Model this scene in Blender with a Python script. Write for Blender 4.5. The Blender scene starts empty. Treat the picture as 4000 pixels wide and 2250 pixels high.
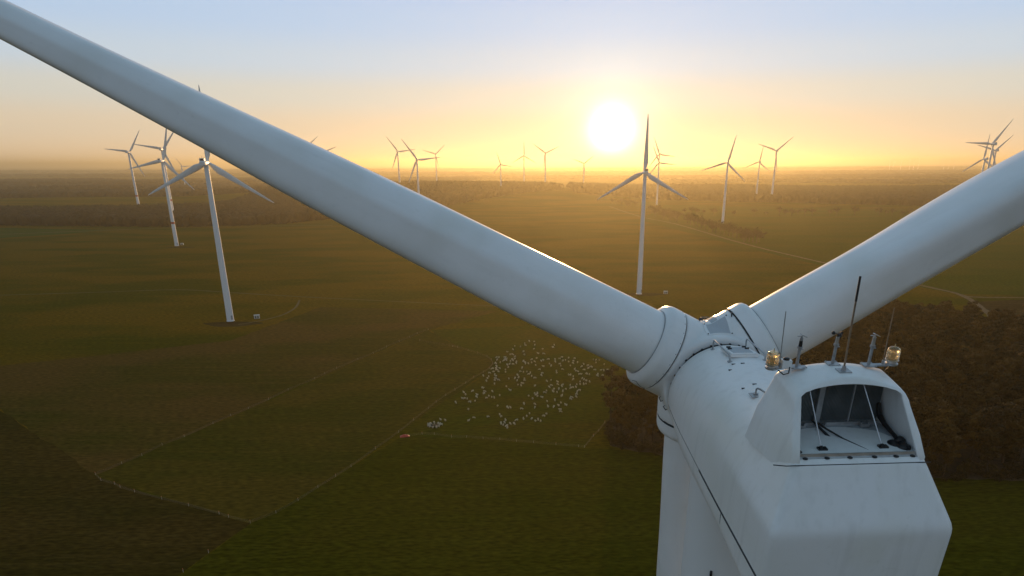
import bpy, bmesh, math, random
import numpy as np
from mathutils import Vector, Matrix, noise as mnoise
from mathutils.bvhtree import BVHTree

R = math.radians
S = bpy.context.scene
COL = S.collection
ZC = 93.0                                     # camera height above the fields
F4, CX4, PITCH, ROLL = 2600.0, 2080.0, R(19.55), R(0.22)
CY4 = 640 + F4 * math.tan(PITCH)
SUN_AZ, SUN_EL = R(6.4), R(2.43)

# ------------------------------------------------------------------ camera
cd = bpy.data.cameras.new("camera"); cam = bpy.data.objects.new("camera", cd); COL.objects.link(cam)
cd.sensor_width = 36.0; cd.lens = 36.0 * F4 / 4000.0
cd.shift_x = (2000 - CX4) / 4000.0; cd.shift_y = (CY4 - 1125) / 4000.0
cd.clip_start = 0.1; cd.clip_end = 120000.0
cam.matrix_world = Matrix.Translation((0, 0, ZC)) @ Matrix.Rotation(math.pi / 2 - PITCH, 4, 'X') @ Matrix.Rotation(-ROLL, 4, 'Z')
S.camera = cam

def ray(X, Y):
    x = (X - CX4) / F4; u = (CY4 - Y) / F4
    cr, sr = math.cos(ROLL), math.sin(ROLL)
    x, u = x * cr + u * sr, -x * sr + u * cr
    c, s = math.cos(PITCH), math.sin(PITCH)
    return Vector((x, c + s * u, u * c - s))
def gnd(X, Y, z=0.0):
    """point of the flat land at height z, from a place measured on the survey picture"""
    d = ray(X, Y); t = (z - ZC) / d.z
    return Vector((d.x * t, d.y * t, z))

# ------------------------------------------------------------------ world, sun, exposure
W = bpy.data.worlds.new("World"); S.world = W; W.use_nodes = True
nt = W.node_tree; N = nt.nodes; Lk = nt.links
N.clear()
out = N.new("ShaderNodeOutputWorld"); bg = N.new("ShaderNodeBackground")
sky = N.new("ShaderNodeTexSky"); sky.sky_type = 'NISHITA'; sky.sun_disc = False
sky.sun_elevation = SUN_EL; sky.sun_rotation = SUN_AZ
sky.air_density = 1.0; sky.dust_density = 2.2; sky.ozone_density = 1.5; sky.altitude = 100
tc_ = N.new("ShaderNodeTexCoord"); sep = N.new("ShaderNodeSeparateXYZ"); Lk.new(tc_.outputs["Generated"], sep.inputs[0])
def wmath(op, a, b=None, clamp=False):
    m = N.new("ShaderNodeMath"); m.operation = op; m.use_clamp = clamp
    for i, v in enumerate((a, b)):
        if v is None: continue
        if isinstance(v, (int, float)): m.inputs[i].default_value = v
        else: Lk.new(v, m.inputs[i])
    return m.outputs[0]
def wscale(col, f):
    x = N.new("ShaderNodeVectorMath"); x.operation = 'SCALE'
    if isinstance(col, tuple): x.inputs[0].default_value = col
    else: Lk.new(col, x.inputs[0])
    if isinstance(f, (int, float)): x.inputs["Scale"].default_value = f
    else: Lk.new(f, x.inputs["Scale"])
    return x.outputs[0]
def wadd(a, b):
    x = N.new("ShaderNodeVectorMath"); Lk.new(a, x.inputs[0]); Lk.new(b, x.inputs[1]); return x.outputs[0]
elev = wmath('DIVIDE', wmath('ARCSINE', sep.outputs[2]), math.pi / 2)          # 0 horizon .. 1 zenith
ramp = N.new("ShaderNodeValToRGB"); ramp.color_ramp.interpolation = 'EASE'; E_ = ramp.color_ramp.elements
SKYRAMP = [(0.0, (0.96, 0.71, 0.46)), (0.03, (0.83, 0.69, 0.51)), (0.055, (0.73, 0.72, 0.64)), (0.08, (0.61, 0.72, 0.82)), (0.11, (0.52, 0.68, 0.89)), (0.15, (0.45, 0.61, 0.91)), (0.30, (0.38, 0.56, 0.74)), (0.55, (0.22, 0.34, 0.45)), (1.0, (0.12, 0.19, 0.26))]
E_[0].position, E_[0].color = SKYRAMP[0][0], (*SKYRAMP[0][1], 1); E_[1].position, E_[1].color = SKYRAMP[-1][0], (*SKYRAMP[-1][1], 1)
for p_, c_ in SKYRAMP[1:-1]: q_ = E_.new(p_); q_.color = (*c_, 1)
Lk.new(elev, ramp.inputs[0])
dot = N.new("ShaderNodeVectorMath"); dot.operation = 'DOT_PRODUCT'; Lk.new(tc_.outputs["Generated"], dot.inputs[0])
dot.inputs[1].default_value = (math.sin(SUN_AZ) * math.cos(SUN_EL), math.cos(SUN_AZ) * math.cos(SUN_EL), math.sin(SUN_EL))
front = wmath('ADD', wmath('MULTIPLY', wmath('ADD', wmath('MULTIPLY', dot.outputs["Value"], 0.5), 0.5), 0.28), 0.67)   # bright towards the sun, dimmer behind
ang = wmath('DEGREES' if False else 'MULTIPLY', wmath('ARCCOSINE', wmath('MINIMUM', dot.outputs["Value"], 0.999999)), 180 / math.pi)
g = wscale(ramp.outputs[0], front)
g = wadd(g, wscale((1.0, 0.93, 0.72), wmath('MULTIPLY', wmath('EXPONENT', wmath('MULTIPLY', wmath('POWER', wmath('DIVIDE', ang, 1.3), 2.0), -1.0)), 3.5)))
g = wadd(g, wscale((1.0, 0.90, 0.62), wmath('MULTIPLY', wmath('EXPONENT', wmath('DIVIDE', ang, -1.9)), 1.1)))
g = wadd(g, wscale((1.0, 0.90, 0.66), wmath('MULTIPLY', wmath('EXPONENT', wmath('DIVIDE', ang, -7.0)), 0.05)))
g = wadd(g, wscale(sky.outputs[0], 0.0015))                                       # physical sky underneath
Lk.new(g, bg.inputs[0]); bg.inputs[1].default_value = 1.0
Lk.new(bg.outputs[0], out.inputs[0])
sd = bpy.data.lights.new("sun", 'SUN'); sun = bpy.data.objects.new("sun", sd); COL.objects.link(sun)
sd.energy = 5.0; sd.angle = R(0.53); sd.color = (1.0, 0.58, 0.24)
sun_dir = Vector((math.sin(SUN_AZ) * math.cos(SUN_EL), math.cos(SUN_AZ) * math.cos(SUN_EL), math.sin(SUN_EL)))
sun.rotation_euler = sun_dir.to_track_quat('Z', 'Y').to_euler(); sun.location = (0, 0, 300)
S.view_settings.view_transform = 'Standard'; S.view_settings.look = 'None'
S.view_settings.exposure = 0.0; S.view_settings.gamma = 1.0
S.render.engine = 'CYCLES'
S.cycles.use_denoising = True
S.cycles.max_bounces = 6; S.cycles.volume_bounces = 0; S.cycles.transparent_max_bounces = 8

# ------------------------------------------------------------------ helpers
def tag(o, label=None, cat=None, group=None, kind=None):
    if label: o['label'] = label
    if cat: o['category'] = cat
    if group: o['group'] = group
    if kind: o['kind'] = kind
    return o
def empty(name, loc=(0, 0, 0), rz=0.0):
    o = bpy.data.objects.new(name, None); o.location = loc; o.rotation_euler = (0, 0, rz)
    o.empty_display_size = 0.5; COL.objects.link(o); return o
def link_mesh(name, me, parent=None, M=None):
    o = bpy.data.objects.new(name, me); COL.objects.link(o)
    if parent: o.parent = parent
    if M is not None: o.matrix_local = M
    return o
class MB:
    """collects shapes for ONE mesh"""
    def __init__(s): s.v = []; s.f = []; s.mi = []
    def add(s, vs, fs, mi=0):
        b = len(s.v); s.v += [tuple(p) for p in vs]; s.f += [tuple(i + b for i in q) for q in fs]; s.mi += [mi] * len(fs)
    def box(s, c, d, M=None, mi=0):
        x, y, z = d[0] / 2, d[1] / 2, d[2] / 2
        vs = [Vector((sx * x, sy * y, sz * z)) for sx in (-1, 1) for sy in (-1, 1) for sz in (-1, 1)]
        if M is not None: vs = [M @ p for p in vs]
        vs = [p + Vector(c) for p in vs]
        s.add(vs, [(0, 1, 3, 2), (4, 6, 7, 5), (0, 4, 5, 1), (2, 3, 7, 6), (0, 2, 6, 4), (1, 5, 7, 3)], mi)
    def loft(s, rings, close=True, cap0=True, cap1=True, mi=0):
        n = len(rings[0]); vs = [p for r in rings for p in r]; fs = []
        for i in range(len(rings) - 1):
            for j in range(n if close else n - 1):
                k = (j + 1) % n
                fs.append((i * n + j, i * n + k, (i + 1) * n + k, (i + 1) * n + j))
        if cap0: fs.append(tuple(range(n - 1, -1, -1)))
        if cap1: fs.append(tuple(range((len(rings) - 1) * n, len(rings) * n)))
        s.add(vs, fs, mi)
    def tube(s, path, rad, seg=8, mi=0, caps=True):
        path = [Vector(p) for p in path]; rings = []
        if not hasattr(rad, '__len__'): rad = [rad] * len(path)
        up = None
        for i, p in enumerate(path):
            t = (path[min(i + 1, len(path) - 1)] - path[max(i - 1, 0)]).normalized()
            if up is None:
                up = t.orthogonal().normalized()
            a = (up - t * up.dot(t)).normalized(); up = a; b = t.cross(a)
            rings.append([p + (a * math.cos(2 * math.pi * k / seg) + b * math.sin(2 * math.pi * k / seg)) * rad[i] for k in range(seg)])
        s.loft(rings, True, caps, caps, mi)
    def lathe(s, prof, seg=24, M=None, mi=0, caps=True):
        """prof: (radius, height) along +Z"""
        rings = []
        for r, h in prof:
            ring = [Vector((max(r, 1e-4) * math.cos(2 * math.pi * k / seg), max(r, 1e-4) * math.sin(2 * math.pi * k / seg), h)) for k in range(seg)]
            rings.append([M @ p for p in ring] if M is not None else ring)
        s.loft(rings, True, caps, caps, mi)
    def mesh(s, name, mats, smooth=True, angle=35):
        me = bpy.data.meshes.new(name); me.from_pydata(s.v, [], s.f); me.update()
        for m in (mats if isinstance(mats, (list, tuple)) else [mats]): me.materials.append(m)
        if len(s.mi) == len(me.polygons): me.polygons.foreach_set("material_index", s.mi)
        bm = bmesh.new(); bm.from_mesh(me); bmesh.ops.recalc_face_normals(bm, faces=bm.faces)
        if smooth:
            for f in bm.faces: f.smooth = True
            ca = R(angle)
            for e in bm.edges:
                if len(e.link_faces) == 2 and e.calc_face_angle(0) > ca: e.smooth = False
        bm.to_mesh(me); bm.free(); me.update(); return me
    def build(s, name, mats, parent=None, M=None, smooth=True, angle=35):
        return link_mesh(name, s.mesh(name, mats, smooth, angle), parent, M)
def np_mesh(name, V, Fq, mat):
    """fast mesh of equal-sided faces from arrays"""
    me = bpy.data.meshes.new(name); n, k = Fq.shape
    me.vertices.add(len(V)); me.vertices.foreach_set("co", np.ascontiguousarray(V, dtype=np.float32).ravel())
    me.loops.add(n * k); me.loops.foreach_set("vertex_index", np.ascontiguousarray(Fq, dtype=np.int32).ravel())
    me.polygons.add(n); me.polygons.foreach_set("loop_start", np.arange(0, n * k, k, dtype=np.int32))
    me.update(calc_edges=True); me.materials.append(mat); return me
def copy_tree(o, parent=None):
    c = o.copy(); COL.objects.link(c)
    if parent is not None: c.parent = parent
    for ch in list(o.children): copy_tree(ch, c)
    return c

# ------------------------------------------------------------------ materials
def mat(name, col=(0.8, 0.8, 0.8), rough=0.5, metal=0.0, spec=0.5, **kw):
    m = bpy.data.materials.new(name); m.use_nodes = True
    b = m.node_tree.nodes["Principled BSDF"]
    b.inputs["Base Color"].default_value = (*col, 1); b.inputs["Roughness"].default_value = rough
    b.inputs["Metallic"].default_value = metal; b.inputs["Specular IOR Level"].default_value = spec
    for k, v in kw.items(): b.inputs[k].default_value = v
    return m
def noisy(name, c1, c2, scale=1.0, rough=0.6, detail=6, stretch=(1, 1, 1), rot=0.0, lo=0.35, hi=0.65, bump=0.0, bscale=None, metal=0.0, spec=0.5, mid=None):
    m = mat(name, c1, rough, metal, spec); t = m.node_tree; n = t.nodes; b = n["Principled BSDF"]
    tc = n.new("ShaderNodeTexCoord"); mp = n.new("ShaderNodeMapping"); mp.inputs["Scale"].default_value = stretch
    mp.inputs["Rotation"].default_value = (0, 0, rot)
    nz = n.new("ShaderNodeTexNoise"); nz.inputs["Scale"].default_value = scale; nz.inputs["Detail"].default_value = detail
    rp = n.new("ShaderNodeValToRGB"); e = rp.color_ramp.elements
    e[0].position = lo; e[0].color = (*c1, 1); e[1].position = hi; e[1].color = (*c2, 1)
    if mid: q = e.new((lo + hi) / 2); q.color = (*mid, 1)
    t.links.new(tc.outputs["Object"], mp.inputs[0]); t.links.new(mp.outputs[0], nz.inputs["Vector"])
    t.links.new(nz.outputs[0], rp.inputs[0]); t.links.new(rp.outputs[0], b.inputs["Base Color"])
    if bump:
        nb = n.new("ShaderNodeTexNoise"); nb.inputs["Scale"].default_value = bscale or scale * 4; nb.inputs["Detail"].default_value = 4
        bp = n.new("ShaderNodeBump"); bp.inputs["Strength"].default_value = bump; bp.inputs["Distance"].default_value = 0.05
        t.links.new(tc.outputs["Object"], nb.inputs["Vector"]); t.links.new(nb.outputs[0], bp.inputs["Height"]); t.links.new(bp.outputs[0], b.inputs["Normal"])
    return m
M_WHITE = noisy("white_gelcoat", (0.76, 0.76, 0.745), (0.82, 0.825, 0.82), 0.55, 0.38, 5, (1, 1, 1), lo=0.3, hi=0.6, bump=0.0)
M_NACW = noisy("white_nacelle_gelcoat", (0.75, 0.76, 0.72), (0.82, 0.825, 0.82), 0.5, 0.42, 6, (0.7, 0.7, 1.2), lo=0.28, hi=0.55)
def weather(m, streak, bloom, st):
    t = m.node_tree; n = t.nodes; L = t.links; b = n["Principled BSDF"]; src = b.inputs["Base Color"].links[0].from_socket; tc = n.new("ShaderNodeTexCoord")
    for scale, stretch, lo, hi, col, amt in ((2.2, st, .52, .78, streak, .40), (.55, (1.2, .35, 1.0), .50, .72, bloom, .38), (9.0, (1, 1, 1), .62, .74, (.5, .5, .46), .15)):
        mp = n.new("ShaderNodeMapping"); mp.inputs["Scale"].default_value = stretch; z = n.new("ShaderNodeTexNoise"); z.inputs["Scale"].default_value = scale; z.inputs["Detail"].default_value = 5
        L.new(tc.outputs["Object"], mp.inputs[0]); L.new(mp.outputs[0], z.inputs["Vector"]); r = n.new("ShaderNodeMapRange"); r.inputs[1].default_value = lo; r.inputs[2].default_value = hi; r.inputs[4].default_value = amt; L.new(z.outputs[0], r.inputs[0])
        x = n.new("ShaderNodeMix"); x.data_type = 'RGBA'; L.new(r.outputs[0], x.inputs[0]); L.new(src, x.inputs[6]); x.inputs[7].default_value = (*col, 1); src = x.outputs[2]
    L.new(src, b.inputs["Base Color"])
weather(M_NACW, (0.60, 0.60, 0.58), (0.66, 0.67, 0.55), (2.4, 2.4, .18)); weather(M_WHITE, (0.70, 0.70, 0.69), (0.66, 0.66, 0.60), (.25, 2.0, 2.0))
M_TOWER = noisy("white_tower_paint", (0.72, 0.72, 0.70), (0.78, 0.78, 0.77), 0.2, 0.45, 4)
M_DARK = mat("dark_rubber", (0.012, 0.013, 0.015), 0.6)
M_SEAM = mat("dark_seam", (0.03, 0.033, 0.036), 0.7)
M_STEEL = noisy("galvanised_steel", (0.30, 0.31, 0.32), (0.42, 0.43, 0.44), 8, 0.45, metal=0.6)
M_ALU = noisy("aluminium", (0.5, 0.5, 0.5), (0.62, 0.62, 0.62), 6, 0.35, metal=0.8)
M_RUST = noisy("weathered_rod", (0.16, 0.11, 0.07), (0.26, 0.20, 0.14), 10, 0.6)
M_BLACK = mat("black_plastic", (0.01, 0.01, 0.011), 0.45)
M_GREY = noisy("grey_nonslip", (0.44, 0.46, 0.48), (0.50, 0.52, 0.54), 60, 0.8)
M_FIN = noisy("radiator_fins", (0.11, 0.13, 0.135), (0.18, 0.205, 0.21), 3, 0.5, metal=0.3)
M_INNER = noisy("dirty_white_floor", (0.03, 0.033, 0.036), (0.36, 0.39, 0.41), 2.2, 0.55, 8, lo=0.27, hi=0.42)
M_GLASS = mat("sun_tinted_clear_lens", (1.0, 0.80, 0.48), 0.12, 0, 0.5, **{"Transmission Weight": 0.92, "IOR": 1.42})  # clear glass; the golden sunlight on it is put into the tint
M_LAMPIN = mat("lamp_core", (0.55, 0.42, 0.22), 0.4)
M_RED = noisy("faded_red_band", (0.42, 0.06, 0.03), (0.5, 0.09, 0.05), 1, 0.5)

# ------------------------------------------------------------------ land
HILLS = [(-330, 2150, 820, 560, 26.0), (420, 2550, 700, 420, 8.0), (-1250, 1800, 600, 420, 9.0)]
def gz(x, y):
    z = 0.0
    for hx, hy, rx, ry, h in HILLS:
        d = ((x - hx) / rx) ** 2 + ((y - hy) / ry) ** 2
        if d < 1: z += h * (1 - d) ** 2 * (1 + 1.2 * d)
    return z
GZ = np.vectorize(gz)

def field_mat(name, c1, c2, c3, rowrot, rows=0.5, big=0.012, lowgrass=1.0):
    """tilled / grassed land: broad patches, streaks along the drill rows, fine speckle"""
    m = mat(name, c1, 0.95, 0, 0.0); t = m.node_tree; n = t.nodes; b = n["Principled BSDF"]; L = t.links
    tc = n.new("ShaderNodeTexCoord")
    def nz(scale, stretch, det=5, rot=0.0):
        mp = n.new("ShaderNodeMapping"); mp.inputs["Rotation"].default_value = (0, 0, rot); mp.inputs["Scale"].default_value = stretch
        x = n.new("ShaderNodeTexNoise"); x.inputs["Scale"].default_value = scale; x.inputs["Detail"].default_value = det
        L.new(tc.outputs["Object"], mp.inputs[0]); L.new(mp.outputs[0], x.inputs["Vector"]); return x
    a = nz(big, (1, 2.2, 1), 6, rowrot); r = nz(rows, (0.05, 1, 1), 3, rowrot); s = nz(1.1, (0.35, 1, 1), 4, rowrot)
    def mix(f, A, Bc, lo, hi):
        rp = n.new("ShaderNodeMapRange"); rp.inputs[1].default_value = lo; rp.inputs[2].default_value = hi; L.new(f.outputs[0], rp.inputs[0])
        mx = n.new("ShaderNodeMix"); mx.data_type = 'RGBA'; L.new(rp.outputs[0], mx.inputs[0])
        for sock, v in ((6, A), (7, Bc)):
            if hasattr(v, 'is_linked') or hasattr(v, 'links'): L.new(v, mx.inputs[sock])
            else: mx.inputs[sock].default_value = (*v, 1)
        return mx.outputs[2]
    k = mix(a, c1, c2, 0.42, 0.58)
    k2 = mix(r, k, c3, 0.45, 0.85)
    dk = n.new("ShaderNodeMix"); dk.data_type = 'RGBA'; dk.blend_type = 'MULTIPLY'
    rp = n.new("ShaderNodeMapRange"); rp.inputs[1].default_value = 0.3; rp.inputs[2].default_value = 0.7; rp.inputs[3].default_value = 0.62; rp.inputs[4].default_value = 1.62
    L.new(s.outputs[0], rp.inputs[0]); cb = n.new("ShaderNodeCombineColor")
    for i in range(3): L.new(rp.outputs[0], cb.inputs[i])
    dk.inputs[0].default_value = 1.0; L.new(k2, dk.inputs[6]); L.new(cb.outputs[0], dk.inputs[7]); L.new(dk.outputs[2], b.inputs["Base Color"])
    bp = n.new("ShaderNodeBump"); bp.inputs["Strength"].default_value = 0.5; bp.inputs["Distance"].default_value = 0.12 * lowgrass
    L.new(s.outputs[0], bp.inputs["Height"]); L.new(bp.outputs[0], b.inputs["Normal"])
    return m
M_LAND = field_mat("farmland", (0.050, 0.045, 0.002), (0.110, 0.060, 0.004), (0.084, 0.060, 0.003), R(-12), 0.35, 0.007)
M_BROWN = field_mat("brown_stubble", (0.054, 0.032, 0.006), (0.036, 0.026, 0.004), (0.064, 0.040, 0.008), R(-14), 0.45, 0.012)
M_FENCED = field_mat("grazed_stubble", (0.074, 0.048, 0.006), (0.050, 0.042, 0.004), (0.086, 0.056, 0.008), R(-10), 0.45, 0.014)
M_PASTURE = field_mat("grazed_pasture", (0.050, 0.050, 0.003), (0.072, 0.050, 0.005), (0.066, 0.057, 0.004), R(-8), 0.5, 0.018)
M_GREEN = field_mat("dense_green_crop", (0.046, 0.040, 0.002), (0.056, 0.043, 0.003), (0.070, 0.058, 0.004), R(-25), 0.5, 0.02)
M_MEADOW = field_mat("far_meadow", (0.048, 0.056, 0.004), (0.066, 0.058, 0.005), (0.066, 0.062, 0.005), R(8), 0.25, 0.006)
M_SOIL = field_mat("bare_soil", (0.055, 0.032, 0.012), (0.040, 0.023, 0.008), (0.075, 0.046, 0.018), R(20), 0.4, 0.02)
M_PALE = field_mat("pale_stubble", (0.12, 0.080, 0.032), (0.10, 0.066, 0.025), (0.13, 0.088, 0.036), R(3), 0.2, 0.01)
M_LUSH = field_mat("young_green_wheat", (0.030, 0.052, 0.006), (0.042, 0.058, 0.007), (0.04, 0.06, 0.008), R(3), 0.2, 0.01)
M_TRACK = noisy("sandy_track", (0.095, 0.06, 0.028), (0.145, 0.095, 0.048), 0.4, 0.95, spec=0.1)
M_WORN = noisy("worn_grass", (0.085, 0.062, 0.026), (0.11, 0.08, 0.034), 0.4, 0.95, spec=0.1)

xs = np.unique(np.concatenate([np.linspace(-2400, 2400, 97), np.array([-45000, -30000, -20000, -12000, -8000, -5500, -4000, -3000, 3000, 4000, 5500, 8000, 12000, 20000, 30000, 45000])]))
ys = np.unique(np.concatenate([np.linspace(-400, 3200, 73), np.array([-3000, -1500, 3600, 4200, 5000, 6500, 9000, 14000, 22000, 32000, 45000])]))
GX, GY = np.meshgrid(xs, ys); V = np.stack([GX.ravel(), GY.ravel(), GZ(GX, GY).ravel()], 1)
nx, ny = len(xs), len(ys); I, J = np.meshgrid(np.arange(nx - 1), np.arange(ny - 1)); q = (J * nx + I).ravel()
land = link_mesh("ground", np_mesh("ground", V, np.stack([q, q + 1, q + nx + 1, q + nx], 1), M_LAND)); tag(land, kind='structure')
land.data.polygons.foreach_set("use_smooth", [True] * len(land.data.polygons))

def sheet(name, pts, m, z):
    bm = bmesh.new(); vs = [bm.verts.new((p[0], p[1], z + gz(p[0], p[1]))) for p in pts]; f = bm.faces.new(vs)
    bmesh.ops.recalc_face_normals(bm, faces=[f])
    if f.normal.z < 0: f.normal_flip()
    bmesh.ops.triangulate(bm, faces=bm.faces[:]); me = bpy.data.meshes.new(name); bm.to_mesh(me); bm.free(); me.materials.append(m)
    return tag(link_mesh(name, me), kind='structure')
def ragged(pts, step=6.0, amp=0.6, seed=0):
    rr = random.Random(seed); o = []
    for i in range(len(pts)):
        a, b = Vector(pts[i][:2]), Vector(pts[(i + 1) % len(pts)][:2]); n = max(1, int((b - a).length / step)); t = (b - a).normalized(); nn = Vector((-t.y, t.x))
        for k in range(n): o.append(a.lerp(b, k / n) + nn * rr.uniform(-amp, amp))
    return o
def ribbon(name, pts, w, m, z, seed=1, wob=0.25):
    rr = random.Random(seed); pts = [Vector(p[:2]) for p in pts]; P = []
    for i in range(len(pts) - 1):                       # catmull-rom
        p0, p1, p2, p3 = pts[max(i - 1, 0)], pts[i], pts[i + 1], pts[min(i + 2, len(pts) - 1)]
        n = max(2, int((p2 - p1).length / 6))
        for k in range(n):
            t = k / n
            P.append(0.5 * ((2 * p1) + (p2 - p0) * t + (2 * p0 - 5 * p1 + 4 * p2 - p3) * t * t + (3 * p1 - p0 - 3 * p2 + p3) * t ** 3))
    P.append(pts[-1]); mb = MB(); ring = []
    for i, p in enumerate(P):
        t = (P[min(i + 1, len(P) - 1)] - P[max(i - 1, 0)]).normalized(); nn = Vector((-t.y, t.x))
        a = w / 2 * (1 + rr.uniform(-wob, wob)); b = w / 2 * (1 + rr.uniform(-wob, wob))
        ring.append([(*(p + nn * a), z + gz(p.x, p.y)), (*(p - nn * b), z + gz(p.x, p.y))])
    mb.loft(ring, False, False, False); o = mb.build(name, m, smooth=False)
    for f in o.data.polygons:
        if f.normal.z < 0: f.flip()
    return tag(o, kind='structure')
G = lambda pts: [gnd(*p) for p in pts]
sheet("field_fenced", ragged(G([(374, 1856), (640, 1737), (1170, 1515), (1674, 1289), (1790, 1355), (1880, 1385), (1922, 1405), (1926, 1425), (1890, 1460), (1560, 1690), (1310, 1862), (980, 2045), (650, 1948)]), seed=1), M_FENCED, 0.004)
sheet("field_pasture", ragged(G([(1674, 1289), (1790, 1355), (1880, 1385), (1922, 1405), (1926, 1425), (1890, 1460), (1575, 1703), (1940, 1725), (2285, 1750), (2362, 1655), (2900, 1560), (2900, 1300), (2100, 1270)]), seed=2), M_PASTURE, 0.004)
sheet("field_green", ragged(G([(700, 2250), (980, 2045), (1310, 1862), (1575, 1703), (1940, 1725), (2285, 1750), (4700, 1930), (4600, 2900), (-200, 2900)]), seed=3), M_GREEN, 0.008)
sheet("field_brown", ragged(G([(374, 1856), (650, 1948), (980, 2045), (700, 2250), (-100, 2800), (-1100, 2250), (-900, 1740), (0, 1600)]), seed=4), M_BROWN, 0.008)
sheet("field_stubble", ragged(G([(374, 1856), (0, 1600), (-500, 1500), (0, 1430), (900, 1330), (1250, 1200), (1950, 1215), (1674, 1289)]), seed=5), field_mat("worn_stubble", (0.084, 0.046, 0.010), (0.050, 0.040, 0.005), (0.092, 0.055, 0.011), R(-9), 0.4, 0.010), 0.006)
sheet("field_meadow", ragged(G([(2500, 860), (2900, 965), (3220, 1040), (3614, 1125), (3745, 1149), (4300, 1155), (4900, 1000), (4600, 830), (3800, 825), (2600, 800)]), 20, seed=6), M_MEADOW, 0.004)
sheet("field_soil", ragged(G([(3800, 1180), (3880, 1235), (3915, 1305), (4300, 1420), (5000, 1400), (4800, 1170), (4100, 1165)]), seed=7), M_SOIL, 0.006)
sheet("field_pale", ragged(G([(-600, 820), (560, 826), (620, 800), (600, 785), (-600, 785)]), 25, seed=8), M_PALE, 0.004)
sheet("field_lush", ragged(G([(-500, 892), (0, 890), (250, 894), (420, 898), (250, 915), (0, 930), (-500, 940)]), 20, seed=12), M_LUSH, 0.004)
ribbon("track_sand", G([(2380, 806), (2498, 845), (2640, 875), (2900, 950), (3220, 1027), (3614, 1118), (3745, 1149), (3814, 1187), (3870, 1235), (3904, 1304), (3930, 1400)]), 4.2, M_TRACK, 0.016)
ribbon("track_branch", G([(3760, 1157), (3850, 1162), (4000, 1163), (4600, 1170)]), 3.0, M_TRACK, 0.02, 5)
ribbon("track_field", G([(-300, 1160), (0, 1153), (400, 1141), (700, 1132), (950, 1146), (1250, 1163), (1600, 1180), (1950, 1196), (2500, 1215)]), 1.6, M_WORN, 0.014, 3)
ribbon("track_pad_access", G([(930, 1268), (1000, 1256), (1090, 1235), (1150, 1205), (1170, 1172)]), 1.5, M_WORN, 0.015, 9)
ribbon("track_far", G([(-200, 918), (0, 915), (400, 900), (800, 885), (1300, 880)]), 5, M_WORN, 0.014, 7)
for i, (a, rx, ry) in enumerate((((905, 1266), 17, 7), ((2515, 1150), 14, 7), ((700, 966), 16, 8), ((2830, 878), 12, 10))):
    g = gnd(*a); sheet("track_pad", [Vector((g.x + rx * math.cos(t) * (1 + .2 * math.sin(3 * t + i)), g.y + ry * math.sin(t))) for t in np.linspace(0, 2 * math.pi, 29)[:-1]], M_SOIL, 0.012)

# ------------------------------------------------------------------ the near turbine
NEAR_YAW, NEAR_TILT = R(-3.1), R(5.5)
HUB = Vector((5.103, 18.641, ZC - 5.779))
A_ = Vector((math.sin(NEAR_YAW) * math.cos(NEAR_TILT), math.cos(NEAR_YAW) * math.cos(NEAR_TILT), math.sin(NEAR_TILT)))
R_ = Vector((math.cos(NEAR_YAW), -math.sin(NEAR_YAW), 0)); U_ = R_.cross(A_)
MN = Matrix(((R_.x, A_.x, U_.x, HUB.x), (R_.y, A_.y, U_.y, HUB.y), (R_.z, A_.z, U_.z, HUB.z), (0, 0, 0, 1)))
tw_top = MN @ Vector((0, -3.45, -1.25))
NEAR = empty("wind_turbine", (tw_top.x, tw_top.y, 0))
tag(NEAR, "huge near white wind turbine, its open cooler hood topped by two clear lamps tinted sun-gold", "wind turbine", "wind turbines")
MNL = Matrix.Translation((-tw_top.x, -tw_top.y, 0)) @ MN
P = lambda s, r, u: Vector((r, -s, u))               # nacelle coordinates: back, right, up
def npart(name, mb, m, parent=NEAR, **k):
    return mb.build(name, m, parent, MNL if parent is NEAR else None, **k)

# tower: steel cans, flaring downwards
mb = MB(); H = tw_top.z
prof = [(2.15 - 0.92 * t, H * t) for t in np.linspace(0, 1, 30)]
mb.lathe(prof, 64); tow = mb.build("tower", M_TOWER, NEAR)
for h in (H - 21.0, H - 44.0, H - 66.0):
    mb = MB(); rr = 2.15 - 0.92 * h / H; mb.lathe([(rr + .012, h - .07), (rr + .02, h - .05), (rr + .02, h + .05), (rr + .012, h + .07)], 64); mb.build("flange_ring", M_TOWER, tow)
mb = MB()                                              # lifting lugs near the tower head
for ang, dz in ((-2.25, 2.4), (-2.2, 3.3), (-2.15, 5.4)):
    rr = 2.15 - 0.92 * (H - dz) / H
    mb.box((rr * math.cos(ang), rr * math.sin(ang), H - dz), (.09, .05, .16), Matrix.Rotation(ang, 4, 'Z'))
mb.build("lug", M_BLACK, tow)

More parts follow.
